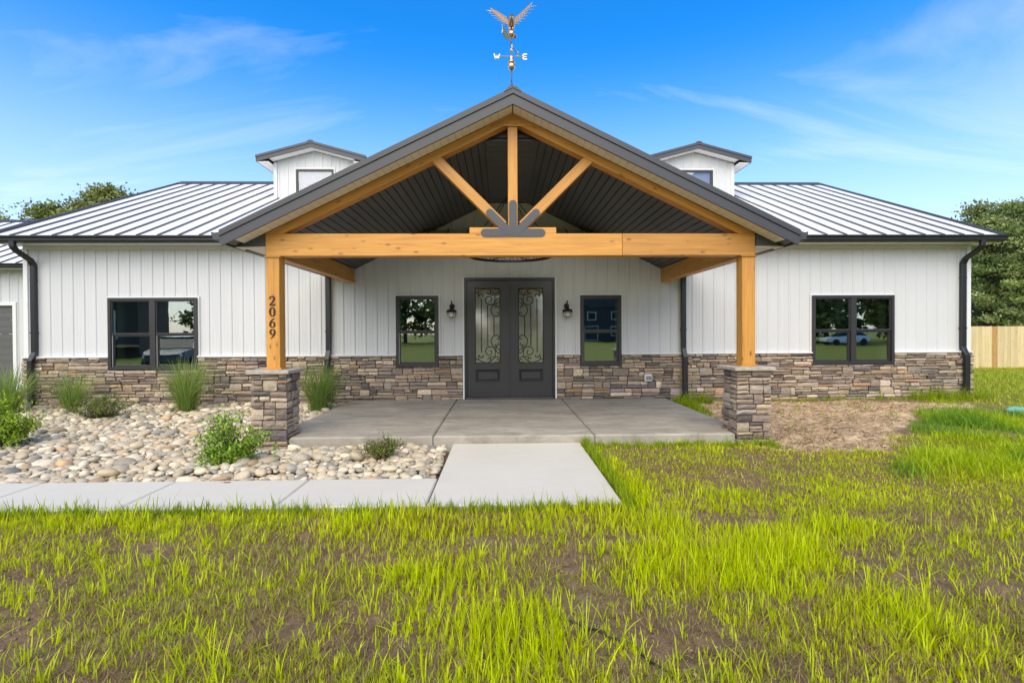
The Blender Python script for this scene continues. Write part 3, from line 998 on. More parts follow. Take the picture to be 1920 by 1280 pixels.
# K-profile gutters and level soffit along the front eave
def gutter_x(x0, x1, y, zt, parent, name='gutter'):
    pr = [(y, zt-.115), (y-.085, zt-.115), (y-.10, zt-.085), (y-.10, zt-.062), (y-.125, zt-.018), (y-.125, zt), (y-.113, zt), (y-.113, zt-.02), (y-.088, zt-.062), (y-.088, zt-.082), (y-.078, zt-.103), (y-.012, zt-.103), (y-.012, zt), (y, zt)]
    gg = Geo().prismX(pr[::-1], x0, x1)
    return gg.build(name, M['dark'], parent)
for a, b in ((XRL-.03, AX-3.72), (AX+3.72, XRR+.03)):
    gutter_x(a, b, EY+.02, EZ+.0, mroof)
    bx('eave_fascia', a+.02, b-.02, EY+.022, EY+.045, 3.318, EZ-.02, M['dark'], mroof)
for a, b in ((XRL, AX-3.3), (AX+3.3, XRR)):
    bx('eave_soffit', a, b, EY+.046, D+.05, 3.331, 3.343, M['trim'], mroof)

# ---- downspouts: swept rectangle
def downspout(pts, parent=house, w=.098, d=.075, name='downspout'):
    g_ = Geo(); V = []; F = []
    P = [Vector(p) for p in pts]
    for i, p in enumerate(P):
        if i == 0: t = (P[1]-P[0]).normalized()
        elif i == len(P)-1: t = (P[-1]-P[-2]).normalized()
        else: t = ((P[i+1]-P[i]).normalized()+(P[i]-P[i-1]).normalized()).normalized()
        uu = Vector((1, 0, 0)); vv = t.cross(uu).normalized()
        for a, b in ((-.5, -.42), (-.42, -.5), (.42, -.5), (.5, -.42), (.5, .42), (.42, .5), (-.42, .5), (-.5, .42)):
            V.append(p+uu*a*w+vv*b*d)
    for i in range(len(P)-1):
        for k in range(8): F.append((i*8+k, i*8+(k+1) % 8, (i+1)*8+(k+1) % 8, (i+1)*8+k))
    F.append(tuple(range(7, -1, -1))); F.append(tuple(range((len(P)-1)*8, len(P)*8)))
    g_.add(V, F)
    # joint sleeve
    o = g_.build(name, M['dark'], parent)
    return o
yw = D-.065; ys_ = D-.155
def ds_path(x, ztop, zbot, gut=True):
    p = []
    if gut: p += [(x, EY-.045, EZ-.10), (x, EY-.045, EZ-.20), (x, EY+.02, EZ-.27), (x, yw-.06, EZ-.42), (x, yw, EZ-.52)]
    else: p += [(x, yw, ztop)]
    p += [(x, yw, 1.16), (x, yw-.02, 1.11), (x, ys_, .99), (x, ys_, .94), (x, ys_, zbot+.12), (x, ys_-.03, zbot+.06), (x, ys_-.12, zbot)]
    return p
downspout(ds_path(-9.47, 0, .03))
downspout(ds_path(9.79, 0, .03))
downspout(ds_path(-3.545, 2.75, .03, False))
downspout(ds_path(3.82, 2.75, .05, False))
for x_ in (-9.47, 9.79, -3.545, 3.82):
    bx('downspout_strap', x_-.058, x_+.058, D-.106, D-.021, 1.55, 1.575, M['dark'], house)
    if abs(x_) > 5: bx('downspout_strap', x_-.054, x_+.054, D-.105, D-.022, 2.62, 2.635, M['dark'], house)

# ---- windows
def ring(g_, x0, x1, z0, z1, w, y0, y1, mi=0, wb=None):
    wb = w if wb is None else wb
    g_.box(x0, x1, y0, y1, z0, z0+wb, mi); g_.box(x0, x1, y0, y1, z1-w, z1, mi)
    g_.box(x0, x0+w, y0, y1, z0+wb, z1-w, mi); g_.box(x1-w, x1, y0, y1, z0+wb, z1-w, mi)
def window(x0, x1, z0, z1, units, parent=house, y=D, name='window', trim=True, depth=.0):
    w = empty(name, ((x0+x1)/2, y, z0), parent)
    gf = Geo(); ring(gf, x0, x1, z0, z1, .055, y-.075, y+.10)
    mid = (x0+x1)/2
    spans = [(x0+.055, x1-.055)]
    if units == 2:
        gf.box(mid-.055, mid+.055, y-.073, y+.10, z0+.055, z1-.055)
        spans = [(x0+.055, mid-.055), (mid+.055, x1-.055)]
    gf.build('frame', M['frame'], w)
    zm_ = (z0+z1)/2
    for a, b in spans:
        gs = Geo(); ring(gs, a, b, zm_-.018, z1-.055, .022, y-.055, y-.015, 0, .036); gs.build('upper_sash', M['frame'], w)
        gs = Geo(); ring(gs, a, b, z0+.055, zm_-.019, .034, y-.028, y+.012, 0, .04); gs.build('lower_sash', M['frame'], w)
        gt = Geo(); gt.box(a+.001, a+.009, y-.032, y-.027, z0+.056, zm_-.02); gt.build('sash_track', M['trim'], w)
        bx('pane', a+.020, b-.020, y-.036, y-.033, zm_+.016, z1-.075, M['glass'], w)
        bx('pane', a+.032, b-.032, y-.008, y-.005, z0+.092, zm_-.050, M['glass'], w)
    # drywall return behind the frame
    gj = Geo(); gj.box(x0+.045, x0+.055, y+.101, y+.30, z0+.05, z1-.05); gj.box(x1-.055, x1-.045, y+.101, y+.30, z0+.05, z1-.05)
    gj.box(x0+.056, x1-.056, y+.101, y+.30, z0+.04, z0+.05); gj.box(x0+.056, x1-.056, y+.101, y+.30, z1-.05, z1-.04)
    gj.build('reveal', M['jamb'], w)
    if trim:
        gt = Geo(); gt.box(x0-.03, x1+.03, y-.034, y-.001, z1+.0005, z1+.03)
        gt.box(x0-.03, x0-.0005, y-.034, y-.001, 1.073, z1); gt.box(x1+.0005, x1+.03, y-.034, y-.001, 1.073, z1)
        gt.build('outer_trim', M['trim'], w)
    return w
window(*wins['wl'], 2); window(*wins['wr'], 2); window(*wins['cl'], 1); window(*wins['cr'], 1)

# ---- entry door
dr = empty('entry_door', (.186, D, PZ), house)
gf = Geo(); x0, x1, z0, z1 = DOOR
gf.box(x0, x0+.05, D-.085, D+.08, z0, z1); gf.box(x1-.05, x1, D-.085, D+.08, z0, z1); gf.box(x0+.05, x1-.05, D-.085, D+.08, z1-.055, z1)
gf.build('door_frame', M['dark'], dr)
bx('threshold', x0+.05, x1-.05, D-.12, D+.08, PZ+.001, PZ+.045, M['rodm'], dr, .004)
gt = Geo(); gt.box(x0-.032, x0-.001, D-.088, D, PZ, z1); gt.box(x1+.001, x1+.032, D-.088, D, PZ, z1); gt.box(x0-.032, x1+.032, D-.04, D, z1+.001, z1+.03)
gt.build('door_trim', M['trim'], dr)
def scrolls(flip):
    """iron grille; coordinates read in a 240 x 715 cell of the leaf's light"""
    g_ = Geo(); k = .52/240
    def P(u, v): 
        uu = u if not flip else 240-u
        return (uu*k, 0, (715-v)*k)
    def tube(pts, r=.0085):
        g_.tube([P(*q) for q in smooth_path(pts, 5)], r, 6)
    def spiral(cx, cy, r0, r1, a0, a1, n=14):
        return [(cx+(r0+(r1-r0)*i/n)*math.cos(rad(a0+(a1-a0)*i/n)), cy+(r0+(r1-r0)*i/n)*math.sin(rad(a0+(a1-a0)*i/n))) for i in range(n+1)]
    for mir in (0, 1):
        def t2(pts, r=.0085):
            tube([(u, 715-v) if mir else (u, v) for u, v in pts], r)
        t2(spiral(66, 74, 6, 30, 30, -190, 10)+[(30, 40), (62, 16), (110, 4), (160, 26), (188, 66), (192, 110)]+spiral(138, 108, 56, 12, 20, 440, 20))
        t2(spiral(130, 38, 8, 22, 200, -40, 9)+[(150, 62), (178, 60)])
        t2([(2, 34), (14, 40), (28, 32)]); t2(spiral(213, 28, 6, 26, 180, -150, 9)); t2([(188, 50), (205, 62), (238, 50)])
        t2([(190, 140), (212, 100), (232, 98), (236, 118), (212, 140), (192, 150)])
        t2(spiral(212, 188, 6, 24, 60, -150, 8)+[(205, 150), (176, 160), (152, 205), (168, 252), (205, 268)]+spiral(212, 240, 26, 6, 100, -130, 8))
    for u, a, b in ((60, 100, 615), (120, 165, 550), (180, 268, 447)):
        g_.tube([P(u, a), P(u, b)], .0078, 6)
        for q in (.25, .75) if u != 180 else (.5,):
            v = a+(b-a)*q; c = P(u, v)
            g_.tube([(c[0], 0, c[2]-.02), (c[0], 0, c[2]-.008), (c[0], 0, c[2]+.008), (c[0], 0, c[2]+.02)], [.006, .013, .013, .006], 8)
    for a, b in (((2, 2), (238, 2)), ((238, 2), (238, 713)), ((238, 713), (2, 713)), ((2, 713), (2, 2))):
        g_.tube([P(*a), P(*b)], .007, 6)
    return g_
for i, (a, b, ga, gb_) in enumerate(((-.702, .182, -.532, -.012), (.190, 1.074, .366, .886))):
    lf = empty('door_leaf', ((a+b)/2, D, PZ), dr)
    gz0, gz1 = .885, 2.445
    gl_ = Geo()
    y0, y1 = D-.045, D+.0
    gl_.box(a, ga, y0, y1, PZ+.05, 2.597); gl_.box(gb_, b, y0, y1, PZ+.05, 2.597)
    gl_.box(ga, gb_, y0, y1, gz1, 2.597)
    # bottom rail zone around a recessed panel
    p0, p1, q0, q1 = ga+.0, gb_-.0, .49, .755
    gl_.box(ga, gb_, y0, y1, q1, gz0); gl_.box(ga, gb_, y0, y1, PZ+.05, q0)
    gl_.build('leaf_frame', M['door'], lf)
    # raised panel: sloped border
    V = [(p0, y0+.002, q0), (p1, y0+.002, q0), (p1, y0+.002, q1), (p0, y0+.002, q1),
         (p0+.04, y0+.028, q0+.04), (p1-.04, y0+.028, q0+.04), (p1-.04, y0+.028, q1-.04), (p0+.04, y0+.028, q1-.04),
         (p0+.06, y0+.006, q0+.06), (p1-.06, y0+.006, q0+.06), (p1-.06, y0+.006, q1-.06), (p0+.06, y0+.006, q1-.06)]
    F = []
    for r in (0, 4):
        F += [(r+k, r+(k+1) % 4, r+4+(k+1) % 4, r+4+k) for k in range(4)]
    F.append((8, 9, 10, 11))
    centred('raised_panel', V, F, M['door'], lf)
    gm_ = Geo(); ring(gm_, ga-.025, gb_+.025, gz0-.025, gz1+.025, .024, y0-.012, y0-.0005); gm_.build('glass_bead', M['door'], lf)
    bx('pane', ga+.001, gb_-.001, D-.015, D-.011, gz0, gz1, M['doorglass'], lf)
    sg = scrolls(i == 1)
    Vs = np.array(sg.V)+np.array([ga, D-.034, gz0])
    o = centred('scrollwork', Vs, sg.F, M['iron'], lf, True)
bx('astragal', .168, .204, D-.062, D-.046, PZ+.05, 2.597, M['door'], dr, .004)
# entrance hall behind the door glass
bx('hall_wall', -.9, 1.3, D+.9, D+.95, PZ, 2.8, M['jamb'], house)

# ---- dormers
def dormer(cx):
    d = empty('dormer', (cx, 13.4, 5.1), house)
    y0 = 13.4; hw = 1.08
    zb = EZ+P_*(y0-EY)-.12
    dsl = .265
    apex_top = 6.56
    def topw(x): return apex_top-.16-dsl*abs(x-cx)
    wx0, wx1, wz0, wz1 = cx-.50, cx+.50, 5.20, 5.905
    V = []; F = []
    for a, b in ((cx-hw, cx), (cx, cx+hw)):
        xs, ys = rib_profile(a, b, y0, phase=cx-.05, cuts=[(wx0, wx1)])
        v, f = strip_wall(xs, ys, zb, topw, [(wx0, wx1, wz0, wz1)])
        F += [tuple(i+len(V) for i in q) for q in f]; V += v
    centred('siding', V, F, M['siding'], d)
    gw = Geo()
    for s in (-1, 1):
        xx = cx+s*hw
        gw.box(min(xx, xx-s*.05), max(xx, xx-s*.05), y0+.012, 17.6, 4.6, topw(xx))
    gw.box(cx-hw, cx+hw, 17.55, 17.6, 4.6, topw(cx+hw)); 
    gw.build('side_walls', M['siding'], d)
    gc = Geo()
    for s in (-1, 1):
        xx = cx+s*hw; gc.box(min(xx-s*.07, xx+s*.012), max(xx-s*.07, xx+s*.012), y0-.03, y0+.011, zb, topw(cx+hw)-.02)
    gc.build('corner_trim', M['trim'], d)
    w = empty('window', (cx, y0, wz0), d)
    gf = Geo(); ring(gf, wx0, wx1, wz0, wz1, .05, y0-.05, y0+.05); 
    gf.build('window_frame', M['frame'], d)
    bpy.data.objects.remove(w)
    bx('window_pane', wx0+.05, wx1-.05, y0-.02, y0-.016, wz0+.05, wz1-.05, M['dormerglass'], d)
    bx('sky_tone_backing', wx0+.04, wx1-.04, y0+.06, y0+.065, wz0+.04, wz1-.04, M['sky_tone'], d)  # added lavender sheet, its colour stands in for sky reflected in the pane
    gt = Geo(); gt.box(wx0-.03, wx1+.03, y0-.034, y0, wz1+.001, wz1+.05); gt.box(wx0-.03, wx0-.001, y0-.034, y0, wz0, wz1); gt.box(wx1+.001, wx1+.03, y0-.034, y0, wz0, wz1); gt.build('window_trim', M['trim'], d)
    ex = 1.43; yf = 13.08
    for s in (-1, 1):
        def sl(t0, b0, ya, yb, dxa, dxb, mt, name):
            P = [(cx+s*dxb, apex_top+b0-dsl*dxb), (cx+s*dxa, apex_top+b0-dsl*dxa), (cx+s*dxa, apex_top+t0-dsl*dxa), (cx+s*dxb, apex_top+t0-dsl*dxb)]
            if s > 0: P = P[::-1]
            return Geo().prism(P, ya, yb).build(name, mt, d)
        sl(-.066, -.172, yf, yf+.025, 0, ex-.03, M['fascia'], 'rake_fascia')
        sl(-.060, -.0655, yf+.008, yf+.02, 0, ex-.03, M['black'], 'fascia_reveal')
        sl(0.0, -.060, yf-.015, 17.9, 0, ex, M['fascia'], 'roof_sheet')
        sl(-.150, -.160, yf+.026, y0-.032, 0, hw+.02, M['trim'], 'soffit')
        x0_, x1_ = sorted((cx+s*(hw+.02), cx+s*(ex-.03)))
        ze = apex_top-.172-dsl*(ex-.03)
        bx('eave_soffit', x0_, x1_, yf+.03, 17.8, ze+.002, ze+.012, M['trim'], d)
        x0_, x1_ = sorted((cx+s*(ex-.028), cx+s*(ex-.008)))
        bx('eave_fascia', x0_, x1_, yf, 17.8, ze, ze+.108, M['fascia'], d)
    Geo().prism([(cx-.09, apex_top-.020), (cx+.09, apex_top-.020), (cx+.06, apex_top+.012), (cx, apex_top+.022), (cx-.06, apex_top+.012)], yf-.02, 17.9).build('ridge_cap', M['fascia'], d)
dormer(AX-5.13); dormer(AX+5.13)

# ---- garage wing on the left, set back
gwY = 13.6
gw = empty('garage_wing', (-13.3, gwY, 0), house)
GXL, GXR = -17.2, XL-.005
gdo = (-16.0, -13.11, 0.0, 2.31)
xs, ys = rib_profile(GXL, GXR, gwY, phase=GXR-.1, cuts=[gdo])
V, F = strip_wall(xs, ys, .30, lambda q: 3.27, [gdo]); centred('siding', V, F, M['siding'], gw)
bx('wall_base', -13.1, GXR, gwY-.02, gwY+.1, -.1, .30, M['trim'], gw)
bx('corner_trim', GXR-.10, GXR, gwY-.035, gwY-.001, .0, 3.27, M['trim'], gw)
gt = Geo(); gt.box(gdo[1], gdo[1]+.09, gwY-.045, gwY, 0, 2.31); gt.box(gdo[0]-.09, gdo[1]+.09, gwY-.045, gwY, 2.311, 2.40); gt.box(gdo[0]-.09, gdo[0], gwY-.045, gwY, 0, 2.31); gt.build('door_trim', M['trim'], gw)
for k in range(6):
    zz = .02+k*.382
    g_ = Geo(); g_.box(gdo[0]+.005, gdo[1]-.005, gwY+.05, gwY+.10, zz, zz+.376)
    g_.box(gdo[0]+.02, gdo[1]-.02, gwY+.042, gwY+.05, zz+.05, zz+.17); g_.box(gdo[0]+.02, gdo[1]-.02, gwY+.042, gwY+.05, zz+.21, zz+.33)
    g_.build('garage_door_panel', M['garage'], gw)
GEY, GEZ = 13.2, 3.38; GRY = 17.3; gp_ = (5.40-GEZ)/(GRY-GEY); ga_ = math.atan(gp_)
Lg = (GRY-GEY)/math.cos(ga_); n_ = 18; pwg = (GXR-(-17.3))/n_
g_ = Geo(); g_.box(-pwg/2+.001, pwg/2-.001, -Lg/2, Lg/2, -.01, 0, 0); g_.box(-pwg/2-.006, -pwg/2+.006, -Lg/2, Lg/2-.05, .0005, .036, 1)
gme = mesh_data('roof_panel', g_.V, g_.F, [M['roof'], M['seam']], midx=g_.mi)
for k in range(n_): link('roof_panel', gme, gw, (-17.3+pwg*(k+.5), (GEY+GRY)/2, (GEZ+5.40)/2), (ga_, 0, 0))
Geo().prismX([(GRY, 5.40), (GRY, 5.38), (2*GRY-GEY, GEZ-.02), (2*GRY-GEY, GEZ)], -17.3, GXR).build('rear_roof', M['roof'], gw)
Geo().prismX([(GRY-.15, 5.40-.15*gp_+.046), (GRY-.15, 5.40-.15*gp_+.03), (GRY+.15, 5.40-.15*gp_+.03), (GRY+.15, 5.40-.15*gp_+.046), (GRY, 5.455)], -17.32, GXR).build('ridge_cap', M['fascia'], gw)
gutter_x(-17.3, GXR, GEY+.02, GEZ, gw)
bx('eave_soffit', -17.3, GXR, GEY+.03, gwY+.05, 3.271, 3.283, M['trim'], gw)
Geo().prismX([(GEY+.02, GEZ-.10), (GRY, 5.28), (GRY, 5.375), (GEY+.02, GEZ-.012)], -17.25, GXR-.01).build('roof_deck', M['dark'], gw)

# ---- outlet cover on the stone
oc = empty('outlet_cover', (3.06, D-.1, .565), house)
g_ = Geo(); V, F = cbox_geom(.16, .05, .155, .012); g_.add(V+np.array([3.06, D-.115, .565]), F); g_.build('cover', M['outlet'], oc)
bx('cover_window', 3.01, 3.125, D-.146, D-.141, .515, .60, M['outletd'], oc, .002)

# ---- house number on the left post
def stroke(pts, ws):
    """flat stroke with varying width in XZ -> quad strip outlines"""
    P = smooth_path([(a, b, w) for (a, b), w in zip(pts, ws)], 6)
    P = np.array(P); Lf = []; Rt = []
    for i in range(len(P)):
        d = P[min(i+1, len(P)-1), :2]-P[max(i-1, 0), :2]; d = d/np.linalg.norm(d); n = np.array([-d[1], d[0]])
        Lf.append(P[i, :2]+n*P[i, 2]/2); Rt.append(P[i, :2]-n*P[i, 2]/2)
    return Lf, Rt
GLY = {
 '2': [([(.10, .72), (.16, .90), (.42, .99), (.70, .90), (.76, .72), (.62, .50), (.38, .28), (.10, .06)], [.17, .10, .08, .16, .19, .16, .12, .10]), ([(.06, .055), (.45, .055), (.80, .065), (.88, .24)], [.11, .15, .13, .05])],
 '0': [([(.46, .985), (.22, .86), (.12, .50), (.22, .14), (.46, .015), (.70, .14), (.80, .50), (.70, .86), (.46, .985)], [.05, .14, .20, .14, .05, .14, .20, .14, .05])],
 '6': [([(.80, .99), (.48, .86), (.22, .58), (.13, .32), (.22, .10), (.46, .015), (.70, .12), (.78, .32), (.68, .52), (.46, .585), (.25, .48)], [.03, .10, .16, .20, .15, .05, .13, .19, .14, .06, .04])],
 '9': [([(.12, .01), (.44, .14), (.70, .42), (.79, .68), (.70, .90), (.46, .985), (.22, .88), (.14, .68), (.24, .48), (.46, .415), (.67, .52)], [.03, .10, .16, .20, .15, .05, .13, .19, .14, .06, .04])]}
def glyph(ch, x, z, h, y, parent, w=.72):
    g_ = Geo()
    for k, (pts, ws) in enumerate(GLY[ch]):
        Lf, Rt = stroke([(a*w, b) for a, b in pts], ws)
        n = len(Lf); th = .010+.0004*k
        V = [(x+p[0]*h, y-th, z+p[1]*h) for p in Lf]+[(x+p[0]*h, y-th, z+p[1]*h) for p in Rt]
        V += [(q[0], y-.0005, q[2]) for q in V]
        F = []
        for i in range(n-1):
            F += [(i, i+n, i+1+n, i+1), (i, i+1, i+1+2*n, i+2*n), (i+n, i+3*n, i+1+3*n, i+1+n)]
        F += [(0, 2*n, 3*n, n), (n-1, 2*n-1, 4*n-1, 3*n-1)]
        g_.add(V, F)
    return g_.build('house_number', M['digit'], parent)
for k, ch in enumerate('2069'):
    dg = glyph(ch, -3.128, 1.905-k*.148, .124, PY-.091, None)
    pm = Matrix.Translation(WP[posts[0].name]) @ Euler((0, HP, 0)).to_matrix().to_4x4()
    dg.parent = posts[0]; dg.matrix_parent_inverse = pm.inverted()

# ------------------------------------------------------------------ lamps, chandelier, weathervane
def wall_lamp(x, z, label):
    l = tag(empty('wall_lamp', (x, D-.02, z+.0)), label, 'wall lamp', 'barn lamps beside the door')
    yb = D-.018
    g_ = Geo(); g_.lathe([(0, 0), (.05, 0), (.055, .012), (.03, .025), (0, .025)], n=16)
    V = [Vector((v[0], -v[2], v[1])) for v in g_.V]
    centred('back_plate', [(x+v.x, yb+v.y, z+.10+v.z) for v in V], g_.F, M['iron'], l)
    yl = D-.19
    path = smooth_path([(x, yb-.02, z+.10), (x, yb-.06, z+.14), (x, yb-.10, z+.195), (x, yl+.02, z+.205), (x, yl, z+.17), (x, yl, z+.07)], 5)
    Geo().tube(path, .009, 8).build('arm', M['iron'], l, True)
    o = Geo().lathe([(.0, .085), (.028, .085), (.032, .045), (.040, .035), (.085, .022), (.105, -.005), (.110, -.035), (.104, -.035), (.098, -.006), (.07, .010), (0, .012)], (x, yl, z), 24).build('shade', M['iron'], l, True)
    o = Geo().lathe([(.078, -.030), (.082, -.055), (.074, -.085), (.05, -.115), (.02, -.128), (0, -.13)], (x, yl, z), 20).build('globe', M['globe'], l, True)
    gc = Geo()
    for a in range(0, 360, 60):
        c, s = math.cos(rad(a)), math.sin(rad(a))
        gc.tube([(x+c*r, yl+s*r, z+zz) for r, zz in ((.088, -.03), (.090, -.06), (.082, -.092), (.055, -.123), (.02, -.138), (0, -.139))], .0035, 5)
    gc.tube([(x+.0905*math.cos(rad(a)), yl+.0905*math.sin(rad(a)), z-.06) for a in range(0, 361, 20)], .0035, 5)
    gc.build('cage', M['iron'], l, True)
wall_lamp(-1.005, 1.965, 'black gooseneck barn lamp left of the double door')
wall_lamp(1.372, 1.965, 'black gooseneck barn lamp right of the double door')

ch = tag(empty('chandelier', (AX, 8.5, 4.21)), 'round black metal chandelier hanging behind the front beam', 'chandelier')
Rr = .74; cy = 8.5; zb = 2.825
g_ = Geo()
for z_, hh in ((zb, .045), (zb+.26, .03)):
    n = 48; V = []; F = []
    for k in range(n):
        t = 2*math.pi*k/n
        for r, dz in ((Rr, 0), (Rr-.012, 0), (Rr-.012, hh), (Rr, hh)): V.append((AX+r*math.cos(t), cy+r*math.sin(t), z_+dz))
    for k in range(n):
        for q in range(4): F.append((k*4+q, k*4+(q+1) % 4, ((k+1) % n)*4+(q+1) % 4, ((k+1) % n)*4+q))
    g_.add(V, F)
g_.build('ring', M['iron'], ch)
gl_ = Geo()
for k in range(60):
    t = 2*math.pi*k/60; t2 = t+rad(R_.choice([-9, 9])); a = Rr-.006
    gl_.tube([(AX+a*math.cos(t), cy+a*math.sin(t), zb+.045), (AX+a*math.cos(t2), cy+a*math.sin(t2), zb+.26)], .006, 5)
    tm = (t+t2)/2
    V, F = cbox_geom(.012, .035, .055, .003); Rz = Matrix.Rotation(tm, 3, 'Z')
    gl_.add([Rz @ Vector(v)+Vector((AX+a*math.cos(tm), cy+a*math.sin(tm), zb+.15)) for v in V], F)
gl_.build('lattice', M['iron'], ch)
gr_ = Geo()
for k in range(4):
    t = rad(45+90*k); gr_.tube([(AX+Rr*math.cos(t), cy+Rr*math.sin(t), zb+.29), (AX, cy, 3.92)], .008, 6)
gr_.tube([(AX, cy, 3.90), (AX, cy, 4.20)], .012, 8)
gr_.build('hanging_rods', M['iron'], ch)
Geo().lathe([(.0, -.035), (.05, -.03), (.065, -.003), (0, -.003)], (AX, cy, 4.212), 20).build('canopy', M['iron'], ch, True)
for k in range(6):
    t = rad(60*k); c = (AX+.45*math.cos(t), cy+.45*math.sin(t), zb+.06)
    b_ = Geo().lathe([(0, 0), (.03, .0), (.03, .05), (.014, .06), (.014, .16), (0, .16)], c, 12).build('candle', M['trim'], ch)
    Geo().tube([(AX+Rr*math.cos(t), cy+Rr*math.sin(t), zb+.03), (AX, cy, zb+.03)], .008, 6).build('spoke', M['iron'], ch)

wv = tag(empty('weathervane', (AX-.012, 6.6, 4.715)), 'copper eagle weathervane on the porch roof peak', 'weathervane')
wx, wy, wz = AX-.012, 6.6, 4.715
g_ = Geo(); g_.tube([(wx, wy, wz-.02), (wx, wy, wz+.45)], .008, 8); g_.tube([(wx, wy, wz+.45), (wx, wy, wz+1.05)], .006, 8)
g_.lathe([(0.05, -.03), (.02, .03), (.014, .10), (.017, .105), (.010, .12)], (wx, wy, wz), 12)
g_.build('rod', M['rodm'], wv, True)
def ball(z, r, mat, nm='ball'):
    Geo().lathe([(max(.001, r*math.sin(t)), -r*math.cos(t)) for t in np.linspace(0.001, math.pi-.001, 13)], (wx, wy, z), 18).build(nm, M[mat], wv, True)
ball(wz+.345, .050, 'copper'); ball(wz+.775, .046, 'copper')
Geo().lathe([(.012, 0), (.05, .008), (.036, .03), (.02, .05), (.026, .075), (.022, .095), (.012, .11)], (wx, wy, wz+.385), 16).build('collar', M['copper'], wv, True)
ball(wz+.56, .022, 'copper', 'small_ball')
g_ = Geo(); zz = wz+.475
g_.tube([(wx-.175, wy, zz), (wx+.15, wy, zz)], .0055, 6); g_.tube([(wx, wy-.16, zz), (wx, wy+.16, zz)], .0055, 6)
g_.build('compass_arms', M['brass'], wv)
def letter(strokes, cx, cz, name, axis='X', yy=wy):
    g_ = Geo()
    for a, b in strokes:
        a = np.array(a); b = np.array(b); d = (b-a)/np.linalg.norm(b-a); n = np.array([-d[1], d[0]])*.0062; a = a-d*.005; b = b+d*.005
        q = [a+n, a-n, b-n, b+n]
        if axis == 'X': V = [(cx+p[0], yy-.003, cz+p[1]) for p in q]+[(cx+p[0], yy+.003, cz+p[1]) for p in q]
        else: V = [(wx-.003, yy+p[0], cz+p[1]) for p in q]+[(wx+.003, yy+p[0], cz+p[1]) for p in q]
        g_.add(V, [(0, 1, 2, 3), (7, 6, 5, 4), (0, 4, 5, 1), (1, 5, 6, 2), (2, 6, 7, 3), (3, 7, 4, 0)])
    return g_.build(name, M['brass'], wv)
letter([((-.035, .03), (-.018, -.03)), ((-.018, -.03), (0, .015)), ((0, .015), (.018, -.03)), ((.018, -.03), (.035, .03))], wx-.195, zz, 'letter_west')
letter([((-.022, -.033), (-.022, .033)), ((-.022, .033), (.026, .033)), ((-.022, 0), (.016, 0)), ((-.022, -.033), (.026, -.033))], wx+.175, zz, 'letter_east')
letter([((-.022, -.033), (-.022, .033)), ((-.022, .033), (.022, -.033)), ((.022, -.033), (.022, .033))], 0, zz, 'letter_north', 'Y', wy+.185)
letter([((.024, .033), (-.022, .033)), ((-.022, .033), (-.022, .0)), ((-.022, 0), (.022, 0)), ((.022, 0), (.022, -.033)), ((.022, -.033), (-.024, -.033))], 0, zz, 'letter_south', 'Y', wy-.185)
# arrow
a = Vector((wx-.11, wy-.30, wz+.64)); b = Vector((wx+.12, wy+.30, wz+.64)); d_ = (b-a).normalized(); s_ = Vector((-d_.y, d_.x, 0))
g_ = Geo(); g_.tube([a, b], .0065, 6)
def vplate(pts, th=.003):
    P = [a+d_*p+Vector((0, 0, q)) for p, q in pts]; n = len(P)
    g_.add([p+s_*th for p in P]+[p-s_*th for p in P], [tuple(range(n)), tuple(range(2*n-1, n-1, -1))]+[(i, i+n, (i+1) % n+n, (i+1) % n) for i in range(n)])
vplate([(-.03, 0), (-.045, .055), (.13, .055), (.16, 0), (.13, -.055), (-.045, -.055)])
vplate([(.57, .04), (.66, 0), (.57, -.04)])
g_.build('arrow', M['brass'], wv)
